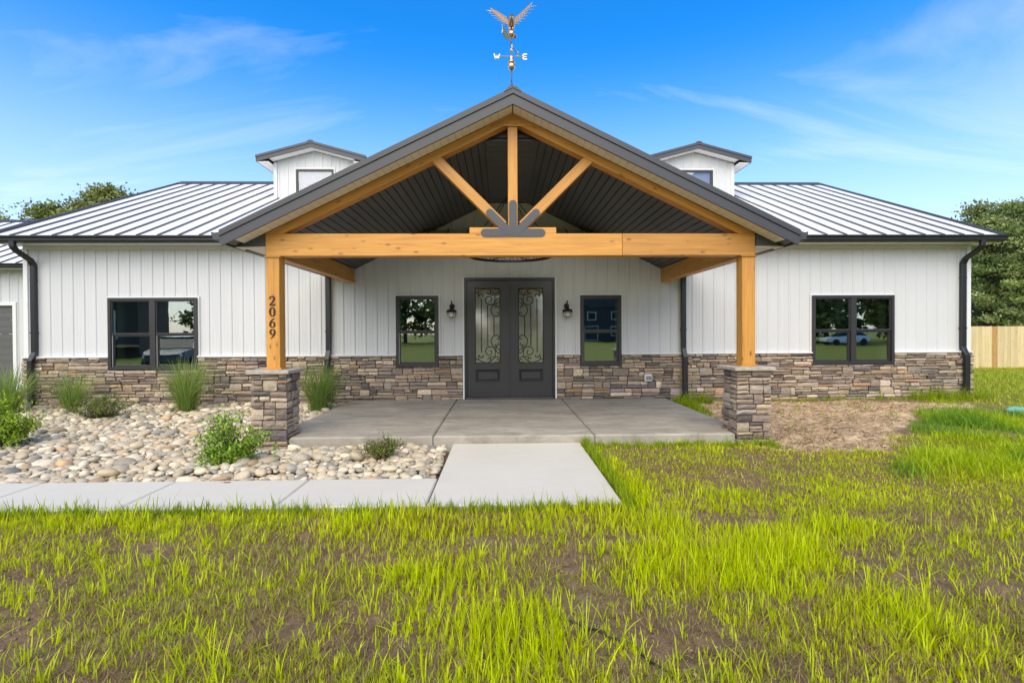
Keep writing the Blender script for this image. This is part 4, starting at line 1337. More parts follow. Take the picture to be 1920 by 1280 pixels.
# eagle: body, head, tail and raised wings in one skin of lofted sections
g_ = Geo()
bz = wz+.925
sec = [(-.15, -.010, .004, .006), (-.135, .010, .018, .02), (-.10, .026, .028, .030), (-.07, .020, .030, .034), (-.02, .0, .050, .052), (.04, -.012, .052, .050), (.10, -.028, .032, .030), (.16, -.048, .05, .010), (.235, -.066, .085, .004)]
V = []; F = []; n = 12
for (yy, dz, rx, rz) in sec:
    for k in range(n):
        t = 2*math.pi*k/n; V.append((wx+rx*math.cos(t), wy+yy, bz+dz+rz*math.sin(t)))
for i in range(len(sec)-1):
    for k in range(n): F.append((i*n+k, i*n+(k+1) % n, (i+1)*n+(k+1) % n, (i+1)*n+k))
F += [tuple(range(n)), tuple(range(len(sec)*n-1, (len(sec)-1)*n-1, -1))]
g_.add(V, F)
g_.build('eagle_body', M['copper'], wv, True)
for s in (-1, 1):
    g_ = Geo(); secs = []
    for t in np.linspace(0, 1, 9):
        xx = .03+.255*t; zz_ = .02+(.25 if s > 0 else .17)*t**1.3+.02*math.sin(t*3.1)
        chd = .15*(1-t)**.6*(.75+.5*math.sin(t*2.2))+.02; secs.append((xx, zz_, chd, .012*(1-t)+.003, .05*t))
    V = []
    for xx, zz_, chd, th, sw in secs:
        for q, hgt in ((0, 0), (.3, 1), (.75, .6), (1, 0), (.75, -.5), (.3, -.7)):
            V.append((wx+s*xx, wy-.06+sw+q*chd, bz+zz_+hgt*th))
    F = []
    for i in range(8):
        for k in range(6): F.append((i*6+k, i*6+(k+1) % 6, (i+1)*6+(k+1) % 6, (i+1)*6+k))
    F += [tuple(range(6)), tuple(range(53, 47, -1))]
    g_.add(V, F)
    # flight feathers along the trailing edge
    for i, t in enumerate(np.linspace(.15, 1, 11)):
        k = min(7, int(t*8)); xx, zz_, chd, th, sw = secs[k]
        p0 = Vector((wx+s*xx, wy-.06+sw+chd*.8, bz+zz_)); dr_ = Vector((s*(.3+.9*t), .8-.5*t, .35*t+.1)).normalized()
        e = p0+dr_*(.07+.03*t); w_ = Vector((s*.010, -.006, 0))
        up_ = Vector((0, 0, .002))
        g_.add([p0-w_+up_, p0+w_+up_, e+w_*.3, e-w_*.3, p0-w_-up_, p0+w_-up_], [(0, 1, 2, 3), (4, 3, 2, 5), (0, 3, 4), (1, 5, 2)])
    g_.build('eagle_wing', M['copper'], wv, False)
g_ = Geo()
for s in (-1, 1): g_.tube([(wx+s*.018, wy+.01, bz-.04), (wx+s*.018, wy+.0, bz-.10)], [.016, .008], 8)
g_.build('eagle_legs', M['copper'], wv, True)

# ------------------------------------------------------------------ river rock bed
bed = empty('rock_bed', (-4.5, 7.5, -.05)); bed['kind'] = 'structure'; bed['label'] = 'bed of tan and grey river rocks beside the patio'
def ico(sub=2):
    import bmesh
    b = bmesh.new(); bmesh.ops.create_icosphere(b, subdivisions=sub, radius=1)
    V = np.array([v.co[:] for v in b.verts]); b.verts.index_update()
    F = [[v.index for v in f.verts] for f in b.faces]; b.free(); return V, np.array(F)
IV, IF = ico(2)
def rock_shape():
    V = IV.copy()
    k = rng.normal(size=(5, 3)); k /= np.linalg.norm(k, axis=1)[:, None]
    for q in k: V *= (1+rng.uniform(-.22, .22)*np.tanh(2.5*(V @ q)))[:, None]
    p = rng.uniform(2.1, 2.8)
    nrm = (np.abs(V)**p).sum(1)**(1/p)
    return V/nrm[:, None]*np.linalg.norm(V, axis=1)[:, None]**.5
SHAPES = [rock_shape() for _ in range(14)]
def in_bed(x, y):
    a = (x > -11.2) & (x < -3.12) & (y > 5.10) & (y < 10.16)
    b = (x >= -3.2) & (x < -.66) & (y > 5.10) & (y < 6.56)
    pil = (np.abs(x-PLX) < .29) & (np.abs(y-PY) < .29)
    return (a | b) & ~pil & (x > -1.12*y-3.2)
placed = []; cell = {}
CS = .16
def try_rock(x, y, r, tol):
    cx, cy_ = int(x//CS), int(y//CS)
    for i in range(cx-1, cx+2):
        for k in range(cy_-1, cy_+2):
            for (a, b, q) in cell.get((i, k), ()):
                if (x-a)**2+(y-b)**2 < (tol*(r+q))**2: return False
    cell.setdefault((cx, cy_), []).append((x, y, r)); placed.append((x, y, r)); return True
cand = []
for (lo, hi, n, tol) in ((.068, .098, 260, .86), (.048, .068, 2600, .78), (.032, .05, 30000, .72), (.018, .031, 60000, .70)):
    xs = rng.uniform(-11.2, -.72, n); ys = rng.uniform(5.1, 10.16, n); rr = rng.uniform(lo, hi, n)
    ok = in_bed(xs-rr*.4, ys-rr*.6) & in_bed(xs+rr*.7, ys+rr*.5)
    for x_, y_, r_ in zip(xs[ok], ys[ok], rr[ok]): try_rock(x_, y_, r_, tol)
rocks = np.array(placed)
RPAL = np.array([(.50, .44, .35), (.42, .37, .30), (.58, .52, .43), (.36, .33, .29), (.46, .38, .28), (.30, .29, .28), (.54, .47, .37), (.40, .29, .20), (.24, .24, .245), (.62, .58, .50), (.45, .42, .36), (.48, .34, .22)])
RW = np.array([4, 4, 3.5, 3, 2.5, 1.5, 3, .8, .8, 2, 3, .6]); RW = RW/RW.sum()
vis_score = rocks[:, 2]/rocks[:, 1]
inview = rocks[:, 0] > -1.0*rocks[:, 1]-.05
score = np.where(inview, vis_score, 0)
order = np.argsort(-score)
def rock_tf(i):
    x_, y_, r_ = rocks[i]
    s = np.array([r_*rng.uniform(1.05, 1.5), r_*rng.uniform(.75, 1.05), r_*rng.uniform(.42, .75)])
    e = Euler((rng.normal(0, .22), rng.normal(0, .22), rng.uniform(0, 6.28)))
    mound = .035+.05*float(vnoise(np.array([x_]), np.array([y_]), 31, 2, .9)[0])
    z_ = -.075+mound+s[2]*.55+rng.uniform(0, .035)
    z_ += .05*float(sstep(8.2, 10, y_))
    if y_ < 5.35: z_ = min(z_, -.02+s[2]*.6)
    return s, e, z_
rmesh = [mesh_data('river_rock', v, IF, M['rock_o'], True) for v in SHAPES]
RV = []; RC = []; nr = 0
for rank, i in enumerate(order):
    s, e, z_ = rock_tf(i)
    c = RPAL[rng.choice(len(RPAL), p=RW)]*rng.uniform(.74, 1.18)*np.array([1.06, 1.0, .88])
    k = int(rng.integers(len(SHAPES)))
    if rank < 300:
        o = link('river_rock', rmesh[k], bed, (rocks[i, 0], rocks[i, 1], z_), e); o.scale = tuple(s); o.color = (*c, 1)
    else:
        Rm = np.array(e.to_matrix())
        RV.append((SHAPES[k]*s) @ Rm.T+np.array([rocks[i, 0], rocks[i, 1], z_])); RC.append(np.tile(c, (len(IV), 1))); nr += 1
allF = (IF[None]+(np.arange(nr)*len(IV))[:, None, None]).reshape(-1, 3)
me = fast_mesh('river_rocks', np.concatenate(RV), allF.ravel(), np.arange(len(allF))*3, np.full(len(allF), 3), M['rock_a'], np.concatenate(RC), True)
o = link('small_river_rocks', me, bed, (0, 0, 0)); o['kind'] = 'stuff'
print('rocks', len(rocks))

# ------------------------------------------------------------------ blades (grass of every sort)
def blades(base, h, w, az, lean, curl, col, tipcol=None, seg=(0, .35, .7, 1.0)):
    """base Nx3, arrays of N. Returns V, loops, starts, totals, colours"""
    n = len(base); m_ = len(seg)
    dirx, diry = np.cos(az), np.sin(az)
    fx, fy = -diry, dirx
    tw = rng.uniform(-.6, .6, n)
    wx_, wy_ = fx*np.cos(tw)-fy*np.sin(tw)*0+0, fy
    V = np.zeros((n, 2*m_-1, 3), np.float32)
    for k, t in enumerate(seg):
        out = h*(lean*t+curl*t*t)
        zz = h*(t-.35*curl*t*t*np.minimum(1, curl+.3)-.12*lean*t)
        cx = base[:, 0]+dirx*out; cy_ = base[:, 1]+diry*out; cz = base[:, 2]+zz
        wt = w*(.75 if k == 0 else (1.0 if k == 1 else .72))
        if k < m_-1:
            V[:, 2*k] = np.stack([cx-fx*wt/2, cy_-fy*wt/2, cz], 1); V[:, 2*k+1] = np.stack([cx+fx*wt/2, cy_+fy*wt/2, cz], 1)
        else: V[:, 2*k] = np.stack([cx, cy_, cz], 1)
    nv = 2*m_-1
    pat = []; tot = []
    for k in range(m_-2): pat += [2*k, 2*k+1, 2*k+3, 2*k+2]; tot.append(4)
    k = m_-2; pat += [2*k, 2*k+1, 2*k+2]; tot.append(3)
    loops = (np.array(pat)[None]+(np.arange(n)*nv)[:, None]).ravel()
    totals = np.tile(tot, n); starts = np.concatenate([[0], np.cumsum(totals)[:-1]])
    C = np.repeat(col[:, None, :], nv, 1)
    if tipcol is not None:
        C[:, -1] = tipcol; C[:, -3:-1] = (C[:, -3:-1]+tipcol[:, None])/2
    return V.reshape(-1, 3), loops, starts, totals, C.reshape(-1, 3)

def make_blades(name, arrs, parent=None, loc=(0, 0, 0)):
    V, lo, st, to, C = arrs
    me = fast_mesh(name, V-np.array(loc, np.float32), lo, st, to, M['grass'], C)
    return link(name, me, parent, loc)

BARE = [(1.25, 2.2, .25, .15, .7), (-.55, 2.35, .22, .14, .7), (-.9, 3.3, .3, .12, .8), (-2.4, 3.55, .35, .10, .8), (2.2, 2.95, .22, .12, .7), (1.55, 3.55, .2, .1, .7), (2.9, 3.5, .3, .1, .7), (2.3, 4.75, .4, .16, .6), (.45, 3.15, .22, .42, 1), (.50, 2.85, .20, .35, .8), (1.93, 3.93, .34, .16, .9), (3.4, 3.95, .45, .2, .9), (3.0, 2.9, .35, .3, .9), (2.6, 3.2, .3, .15, .4), (.87, 2.41, .30, .2, .9), (-2.05, 2.35, .45, .3, .6),
        (-1.7, 3.38, .8, .18, .55), (-.2, 3.56, .5, .14, .6), (-3.1, 3.75, .6, .18, .6), (1.35, 4.15, .3, .12, .5), (.9, 3.62, .35, .10, .5), (-1.2, 2.75, .5, .2, .35), (1.4, 2.75, .3, .15, .5), (-2.6, 3.1, .5, .25, .5)]
LUSH = [(1.3, 3.15, .5, .45, 1), (1.9, 3.35, .6, .3, .9), (-.45, 3.05, .35, .25, .8), (.05, 2.5, .5, .3, .7), (1.0, 3.9, .35, .3, .7), (2.2, 2.5, .5, .3, .8), (-.75, 3.95, 1.6, .22, .7), (-3.0, 4.0, 1.2, .18, .6), (1.25, 4.9, .16, 1.3, .8), (2.6, 3.7, .6, .2, .7), (2.1, 4.5, .5, .3, .5)]
def field(x, y, L_):
    f = np.zeros_like(x)
    for cx, cy_, rx, ry, s in L_:
        f = np.maximum(f, s*np.exp(-(((x-cx)/rx)**2+((y-cy_)/ry)**2)*1.1))
    return f
def on_hard(x, y):
    return ((x < 1.075) & (y > 4.245) & (y < 5.1)) | ((x > -.7) & (x < 1.075) & (y > 4.245) & (y < 6.62)) | ((x > -3.3) & (x < 3.46) & (y > 6.60)) | ((x < -.6) & (y > 4.25)) | ((np.abs(x-PRX) < .25) & (np.abs(y-PY) < .25)) | ((y > D-.13) & (x < XR+.02))
def green(n, dry):
    a = np.array([.59, .66, .008]); b = np.array([.43, .58, .008]); c = np.array([.70, .63, .015])
    u = rng.random((n, 3)); wgt = np.stack([u[:, 0]*1.2, u[:, 1], u[:, 2]*(.5+dry)], 1); wgt /= wgt.sum(1)[:, None]
    col = wgt @ np.stack([a, b, c])
    straw = rng.random(n) < .08+.30*dry
    col[straw] = np.array([.38, .26, .09])*rng.uniform(.5, 1.1, (straw.sum(), 1))
    return np.clip(col*rng.uniform(.88, 1.38, (n, 1)), 0, .88)
parts = []
# sprouting lawn in front of the house
n = 300000
yy = 1.9+ (6.9-1.9)*rng.random(n)**1.25
xx = rng.uniform(-1.12, 1.12, n)*(yy+.35)
base_d = vnoise(xx, yy, 41, 4, 1.15); fine_d = vnoise(xx, yy, 43, 3, 5.0)
bare = field(xx, yy, BARE); lush = field(xx, yy, LUSH)
dens = .12+.80*sstep(.38, .64, base_d*.5+fine_d*.5+.08*lush)+.34*lush-1.15*bare
dens *= np.where((xx < -.7) & (yy < 3.7), .62, 1.0)
wx_, wy_ = warp(xx, yy); pd_ = poly_dist(wx_, wy_, DIRT); dinside = in_poly(wx_, wy_, DIRT)
keep = (rng.random(n) < np.clip(dens, .04, 1)) & ~on_hard(xx, yy) & ~(dinside & (pd_ > .12*rng.random(n)))
keep &= rng.random(n) < np.clip(1.25-.08*(yy-2), .5, 1)
xx, yy, lush, fine_d, bare = xx[keep], yy[keep], lush[keep], fine_d[keep], bare[keep]
# snap many blades to shared tufts
tf = .045
tx = (np.floor(xx/tf)+.5+.35*np.sin(np.floor(yy/tf)*12.9+np.floor(xx/tf)*4.1))*tf; ty = (np.floor(yy/tf)+.5+.35*np.sin(np.floor(xx/tf)*7.3+np.floor(yy/tf)*3.7))*tf
q = rng.uniform(.25, .85, len(xx)); xx = xx*(1-q)+tx*q; yy = yy*(1-q)+ty*q
ok = ~on_hard(xx, yy); xx, yy, lush, fine_d, bare = xx[ok], yy[ok], lush[ok], fine_d[ok], bare[ok]
n = len(xx)
hmap = vnoise(xx, yy, 51, 3, 1.6)
hh = (.032+.060*sstep(.25, .75, hmap*.6+.4*lush))*rng.lognormal(0, .42, n)*(1-.35*bare)
hh *= np.where((xx < -.7) & (yy < 3.8), 1.12, 1)
dryf = np.clip(sstep(.5, .75, vnoise(xx, yy, 61, 3, .9))*.9+field(xx, yy, [(2.1, 5.2, .9, .5, 1), (.6, 4.0, .5, .15, .5)]), 0, 1)
hh *= (1-.25*dryf)
ww = rng.uniform(.0026, .0062, n)*(1+.2*lush)*np.clip(yy/3.0, .9, 2.0)
base = np.stack([xx, yy, ground_h(xx, yy)-.006], 1)
col = green(n, dryf)
stem = np.array([.15, .085, .04])
parts.append(blades(base, np.clip(hh, .02, .26), ww, rng.uniform(0, 6.283, n), rng.normal(.12, .16, n), rng.gamma(1.6, .13, n), col))
print('lawn blades', n)
# the same lawn carries on to both sides and behind the viewpoint
n = 95000
yy = rng.uniform(.4, 6.6, n); sd = np.where(rng.random(n) < .5, -1, 1); xx = sd*(1.10*np.maximum(yy, 1.9)+.3+rng.random(n)*3.6)
nb = 16000; yy[:nb] = rng.uniform(.2, 1.95, nb); xx[:nb] = rng.uniform(-2.6, 2.6, nb)
ok = ~on_hard(xx, yy) & ~in_poly(*warp(xx, yy), DIRT) & (rng.random(n) < .25+.7*sstep(.36, .64, vnoise(xx, yy, 41, 4, 1.15))); xx, yy = xx[ok], yy[ok]; n = len(xx)
parts.append(blades(np.stack([xx, yy, ground_h(xx, yy)-.006], 1), np.clip(.075*rng.lognormal(0, .45, n), .02, .22), rng.uniform(.005, .010, n), rng.uniform(0, 6.283, n), rng.normal(.14, .16, n), rng.gamma(1.6, .15, n), green(n, np.full(n, .2))))
# broad young sprouts in loose clumps
nc = 3300
cy_ = 1.95+2.35*rng.random(nc)**1.1; cx_ = rng.uniform(-1.12, 1.12, nc)*(cy_+.3)
ok = ~on_hard(cx_, cy_) & (rng.random(nc) < np.clip(.55-.5*field(cx_, cy_, BARE)+.3*vnoise(cx_, cy_, 101, 3, 2.2), .05, 1)); cx_, cy_ = cx_[ok], cy_[ok]
k_ = rng.integers(3, 8, len(cx_)); xx = np.repeat(cx_, k_)+rng.normal(0, .012, k_.sum()); yy = np.repeat(cy_, k_)+rng.normal(0, .012, k_.sum()); n = len(xx)
hs = np.repeat(rng.lognormal(-2.45, .36, len(cx_)), k_)*rng.uniform(.55, 1.15, n)
parts.append(blades(np.stack([xx, yy, ground_h(xx, yy)-.006], 1), np.clip(hs, .03, .24), rng.uniform(.0045, .0085, n), rng.uniform(0, 6.283, n), rng.normal(.16, .16, n), rng.gamma(1.5, .17, n), green(n, np.full(n, .1)), seg=(0, .25, .5, .75, 1.0)))
# fine short growth
n = 120000
yy = 1.9+4.9*rng.random(n)**1.3; xx = rng.uniform(-1.1, 1.1, n)*(yy+.3)
ok = ~on_hard(xx, yy) & ~in_poly(*warp(xx, yy), DIRT) & (rng.random(n) < 1.35*sstep(.3, .7, vnoise(xx, yy, 103, 4, 2.0))-.75*field(xx, yy, BARE)); xx, yy = xx[ok], yy[ok]; n = len(xx)
u_ = rng.random((n, 1)); col = (np.array([.56, .60, .02])*u_+np.array([.36, .50, .02])*(1-u_))*rng.uniform(.65, 1.25, (n, 1))
bn = rng.random(n) < .25; col[bn] = np.array([.34, .19, .085])*rng.uniform(.6, 1.1, (bn.sum(), 1))
parts.append(blades(np.stack([xx, yy, ground_h(xx, yy)-.004], 1), rng.uniform(.02, .065, n), rng.uniform(.002, .0042, n)*np.clip(yy/3, 1, 2), rng.uniform(0, 6.283, n), rng.normal(.35, .3, n), rng.gamma(2, .25, n), col))
# low dry thatch lying on the soil
n = 46000
yy = 1.9+4.8*rng.random(n)**1.3; xx = rng.uniform(-1.1, 1.1, n)*(yy+.3)
ok = ~on_hard(xx, yy) & ~in_poly(*warp(xx, yy), DIRT) & (vnoise(xx, yy, 71, 3, 2.)+.5*field(xx, yy, [(2.1, 5.2, 1., .6, 1)]) > .47); xx, yy = xx[ok], yy[ok]; n = len(xx)
col = np.array([.42, .30, .14])*rng.uniform(.45, 1.2, (n, 1))
parts.append(blades(np.stack([xx, yy, ground_h(xx, yy)], 1), rng.uniform(.03, .09, n), rng.uniform(.002, .004, n), rng.uniform(0, 6.283, n), rng.uniform(.7, 1.6, n), rng.uniform(0, .5, n), col))
n = 5200
yy = rng.uniform(6.1, 10.1, n); xx = rng.uniform(3.4, 8.6, n); ok = in_poly(*warp(xx, yy), DIRT) & (vnoise(xx, yy*2, 211, 3, 2.) > .45) & ~on_hard(xx, yy); xx, yy = xx[ok], yy[ok]; n = len(xx)
col = np.array([.36, .25, .13])*rng.uniform(.3, 1.2, (n, 1))
parts.append(blades(np.stack([xx, yy, ground_h(xx, yy)+.004], 1), rng.uniform(.04, .14, n), rng.uniform(.003, .006, n), rng.uniform(0, 6.283, n), rng.uniform(.9, 2.0, n), rng.uniform(0, .5, n), col))
# taller weedy grass on the right, by the dirt patch
n = 130000
yy = rng.uniform(4.6, 10.1, n); xx = rng.uniform(4.0, 13.2, n)
edge = 5.35+(yy-6.3)*.92+.5*(vnoise(xx, yy, 81, 3, 1.3)-.5)
dn = sstep(-.25, .25, xx-edge)*(.25+.75*sstep(.3, .6, vnoise(xx, yy, 83, 3, 1.0)))*sstep(4.6, 5.6, yy)
ok = (rng.random(n) < dn) & ~on_hard(xx, yy) & ~((yy > 9.2) & (rng.random(n) < .6)); xx, yy = xx[ok], yy[ok]; n = len(xx)
hm = vnoise(xx, yy, 85, 3, .9)
hh = (.045+.10*sstep(.35, .7, hm))*rng.lognormal(0, .38, n)*np.where(yy > 8.8, .6, 1)
dk = sstep(.4, .65, vnoise(xx, yy, 87, 3, .8))[:, None]
col = (np.array([.44, .55, .012])*(1-dk)+np.array([.20, .37, .03])*dk)*rng.uniform(.75, 1.2, (n, 1))
parts.append(blades(np.stack([xx, yy, ground_h(xx, yy)-.006], 1), hh, rng.uniform(.006, .012, n), rng.uniform(0, 6.283, n), rng.normal(.25, .25, n), rng.gamma(2, .25, n), col))
# fringe along the walls, patio side and walk edge; odd tufts on the dirt
tuft = []
for _ in range(240):
    tuft.append((R_.uniform(3.5, 3.75), R_.uniform(8.6, 10.12), .10, 7))
for _ in range(60): tuft.append((R_.uniform(3.75, 4.3), R_.uniform(9.85, 10.13), .16, 8))
for _ in range(230): tuft.append((R_.uniform(4.2, 9.9), R_.gauss(10.08, .05), .055, 7))
for _ in range(330): tuft.append((1.075+abs(R_.gauss(0, .05)), R_.uniform(4.3, 6.6), .085, 7))
for _ in range(200): tuft.append((R_.uniform(1.1, 3.2), R_.uniform(6.40, 6.60), .06, 6))
for _ in range(60): tuft.append((R_.gauss(3.50, .12), R_.gauss(6.52, .06), .075, 10))
for _ in range(620): tuft.append((R_.uniform(-5.2, 1.15), 4.245-abs(R_.gauss(0, .05)), .085, 6))
for _ in range(40):
    cx, cy_ = R_.uniform(4, 7), R_.uniform(6.6, 9.7); tuft.append((cx, cy_, .10, 5))
for _ in range(90): tuft.append((R_.gauss(9.2, .5), R_.gauss(9.95, .1), .2, 9))
B = []; H = []
for (a, b, h_, k) in tuft:
    for _ in range(k): B.append((a+R_.gauss(0, .018), b+R_.gauss(0, .018))); H.append(h_*R_.lognormvariate(0, .4))
B = np.array(B); n = len(B); H = np.clip(H, .02, .4)
dk = rng.random((n, 1))*.7
col = (np.array([.38, .48, .012])*(1-dk)+np.array([.18, .31, .02])*dk)*rng.uniform(.75, 1.15, (n, 1))
z_ = ground_h(B[:, 0], B[:, 1])-.006
parts.append(blades(np.stack([B[:, 0], B[:, 1], z_], 1), H, rng.uniform(.005, .010, n), rng.uniform(0, 6.283, n), rng.normal(.12, .15, n), rng.gamma(1.6, .16, n), col))
# rougher lawn further back on the right up to the fence
n = 60000
yy = rng.uniform(9.4, 22.5, n); xx = rng.uniform(9.6, 25, n); ok = (xx < 1.12*yy+3.5) & (xx > .9*yy-3.5) & ~on_hard(xx, yy); xx, yy = xx[ok], yy[ok]; n = len(xx)
sel = rng.random(n) < .35+.65*vnoise(xx, yy, 91, 3, .6); xx, yy = xx[sel], yy[sel]; n = len(xx)
m2 = vnoise(xx, yy, 93, 3, .45)[:, None]
col = (np.array([.42, .52, .02])*m2+np.array([.50, .50, .06])*(1-m2))*rng.uniform(.75, 1.2, (n, 1))
parts.append(blades(np.stack([xx, yy, ground_h(xx, yy)-.01], 1), rng.uniform(.05, .13, n), rng.uniform(.012, .025, n), rng.uniform(0, 6.283, n), rng.normal(.2, .2, n), rng.gamma(2, .15, n), col))
Vs, Ls, Ss, Ts, Cs = [], [], [], [], []; vo = lo_ = 0
for V, lo, st, to, C in parts:
    Vs.append(V); Ls.append(lo+vo); Ss.append(st+lo_); Ts.append(to); Cs.append(C); vo += len(V); lo_ += len(lo)
lawn = make_blades('lawn_grass', (np.concatenate(Vs), np.concatenate(Ls), np.concatenate(Ss), np.concatenate(Ts), np.concatenate(Cs)))
lawn['kind'] = 'stuff'; lawn['label'] = 'bright yellow-green grass sprouting over the bare soil'; lawn['category'] = 'grass'

# clods and pebbles lying on the bare soil
IV1, IF1 = ico(1)
n = 9000
yy = 1.95+5.0*rng.random(n)**1.25; xx = rng.uniform(-1.1, 1.1, n)*(yy+.3)
nd = 3800; yy[:nd] = rng.uniform(6.1, 10.05, nd); xx[:nd] = rng.uniform(3.5, 8.6, nd)
din = in_poly(*warp(xx, yy), DIRT)
ok = ~on_hard(xx, yy) & (din | (np.arange(n) >= nd)) ; xx, yy, din = xx[ok], yy[ok], din[ok]; n = len(xx)
sz = np.clip(rng.lognormal(-5.1, .45, n)*np.where(din, 1.5, 1), .002, .016)
sc = sz[:, None]*rng.uniform(.6, 1.4, (n, 3)); sc[:, 2] *= .7
Vc = (IV1[None]*(1+rng.normal(0, .14, (n, len(IV1), 1))))*sc[:, None, :]+np.stack([xx, yy, ground_h(xx, yy)+sz*.2], 1)[:, None, :]
cc = np.where(din[:, None], np.array([.52, .39, .25]), np.array([.23, .155, .10]))*rng.uniform(.55, 1.3, (n, 1))
pb = rng.random(n) < .03; cc[pb] = np.array([.36, .32, .26])
Fc = (IF1[None]+(np.arange(n)*len(IV1))[:, None, None]).reshape(-1, 3)
me = fast_mesh('soil_clods', Vc.reshape(-1, 3), Fc.ravel(), np.arange(len(Fc))*3, np.full(len(Fc), 3), M['rock_a'], np.repeat(cc, len(IV1), 0))
o = link('soil_clods', me); o['kind'] = 'stuff'; o['label'] = 'loose clods and pebbles on the bare soil'; o['category'] = 'soil'

# ------------------------------------------------------------------ plants in the rock bed
def fountain_grass(x, y, z, h, n, spread, label, drk=0., name='ornamental_grass'):
    r = np.abs(rng.normal(0, .07, n))*spread; t = rng.uniform(0, 6.283, n)
    base = np.stack([r*np.cos(t), r*np.sin(t), np.zeros(n)], 1)
    az = t+rng.normal(0, .7, n)
    hh = h*rng.uniform(.45, 1.1, n)
    lean = np.abs(rng.normal(.10, .16, n))*spread; curl = rng.gamma(1.6, .20, n)*spread
    a = np.array([.19, .31, .06]); b = np.array([.31, .43, .09]); c = np.array([.42, .40, .18])
    u = rng.random((n, 1)); col = a*(1-u)+b*u; dry = rng.random(n) < .12; col[dry] = c
    col = col*rng.uniform(.7, 1.15, (n, 1))*(1-.3*drk)
    arr = blades(base, hh, rng.uniform(.006, .012, n), az, lean, curl, col, seg=(0, .2, .4, .6, .8, 1.0))
    o = make_blades(name, arr, None, (0, 0, 0)); o.location = (x, y, z)
    return tag(o, label, 'ornamental grass', 'ornamental grasses in the rock bed')
fountain_grass(-9.12, 9.30, 0, 1.05, 560, 1.25, 'tall green ornamental grass at the left edge beside the corner downspout', .1)
fountain_grass(-8.25, 9.70, 0, .86, 420, 1.1, 'pale green ornamental grass against stone wall near the corner, behind the flowering shrub')
fountain_grass(-5.95, 9.45, 0, 1.10, 720, 1.0, 'large ornamental grass clump standing before the left twin window')
fountain_grass(-3.42, 9.35, 0, 1.06, 620, 1.1, 'ornamental grass clump beside the patio, in front of the porch downspout', .15)

def leafy(name, base, stems, leaves, size, cols, mt=M['leaf'], droop=.2):
    """stems: list of polylines in local space. leaves: count. returns root with twigs and foliage"""
    g_ = Geo()
    for p in stems: g_.tube(p, list(np.linspace(.007, .002, len(p))), 5)
    root = empty(name, base)
    Vt = np.array([tuple(v) for v in g_.V])
    link('stems', mesh_data('stems', Vt, g_.F, M['twig']), root, base)
    # leaves near the outer two thirds of the stems
    P = []
    for _ in range(leaves):
        s = stems[R_.randrange(len(stems))]
        u = .25+.75*R_.random()**.7
        f = u*(len(s)-1); i = min(int(f), len(s)-2); q = np.array(s[i])*(1-(f-i))+np.array(s[i+1])*(f-i)
        P.append(q+rng.normal(0, size*.9, 3))
    P = np.array(P); n = len(P)
    d = rng.normal(0, 1, (n, 3)); d[:, 2] += .7; d /= np.linalg.norm(d, axis=1)[:, None]
    s_ = np.cross(d, rng.normal(0, 1, (n, 3))); s_ /= np.linalg.norm(s_, axis=1)[:, None]
    nn = np.cross(d, s_)
    L_ = size*rng.uniform(.7, 1.3, n)[:, None]; W_ = L_*.45
    V = np.zeros((n, 6, 3))
    V[:, 0] = P; V[:, 1] = P+d*L_*.35+s_*W_*.5+nn*L_*.06; V[:, 2] = P+d*L_*.7+s_*W_*.4+nn*L_*.04; V[:, 3] = P+d*L_-nn*L_*.06
    V[:, 4] = P+d*L_*.7-s_*W_*.4+nn*L_*.04; V[:, 5] = P+d*L_*.35-s_*W_*.5+nn*L_*.06
    V[:, :, 2] = np.maximum(V[:, :, 2], .01)
    pat = [0, 1, 2, 3, 0, 3, 4, 5]
    loops = (np.array(pat)[None]+(np.arange(n)*6)[:, None]).ravel()
    col = np.array(cols)[rng.integers(len(cols), size=n)]*rng.uniform(.7, 1.25, (n, 1))
    me = fast_mesh('foliage', V.reshape(-1, 3), loops, np.arange(2*n)*4, np.full(2*n, 4), mt, np.repeat(col, 6, 0))
    link('foliage', me, root, base)
    return root
def shrub_stems(n, w, h, bias=(0, 0), up=1.0):
    out = []
    for k in range(n):
        a = R_.uniform(0, 6.283); r = w*math.sqrt(R_.random()); hh = h*R_.uniform(.45, 1.0)*(1-.45*(r/w)**2)
        e = (r*math.cos(a)+bias[0], r*math.sin(a)*.8+bias[1], hh)
        b0 = (R_.gauss(0, .03), R_.gauss(0, .03), -.03)
        mid = (e[0]*.45+R_.gauss(0, .03), e[1]*.45+R_.gauss(0, .03), hh*R_.uniform(.45, .65))
        st = smooth_path([b0, mid, e], 4); out.append(st)
        for _ in range(2):
            f = R_.uniform(.4, .9); i = int(f*(len(st)-1)); q = np.array(st[i])
            out.append([q, q+np.array([R_.gauss(0, .07), R_.gauss(0, .07), R_.uniform(.02, .10)])])
    return out
s1 = leafy('shrub', (-6.62, 6.72, .0), shrub_stems(44, .46, .72), 3800, .040, [(0.275, 0.413, 0.025), (0.375, 0.525, 0.037), (0.175, 0.3, 0.025)])
tag(s1, 'bright yellow-green leafy shrub cut by the left edge of the view', 'shrub')
s2 = leafy('shrub', (-7.05, 8.85, .0), shrub_stems(46, .52, .56, (.02, 0)), 4200, .026, [(0.15, 0.24, 0.045), (0.225, 0.315, 0.045), (0.24, 0.195, 0.075), (0.12, 0.195, 0.045)])
tag(s2, 'dark green spreading shrub with small pale blossoms before the stone skirting', 'shrub')
fl = []
for _ in range(45):
    a = R_.uniform(0, 6.28); r = .45*math.sqrt(R_.random()); fl.append((r*math.cos(a), r*math.sin(a)*.8-.05, R_.uniform(.12, .38)))
g_ = Geo()
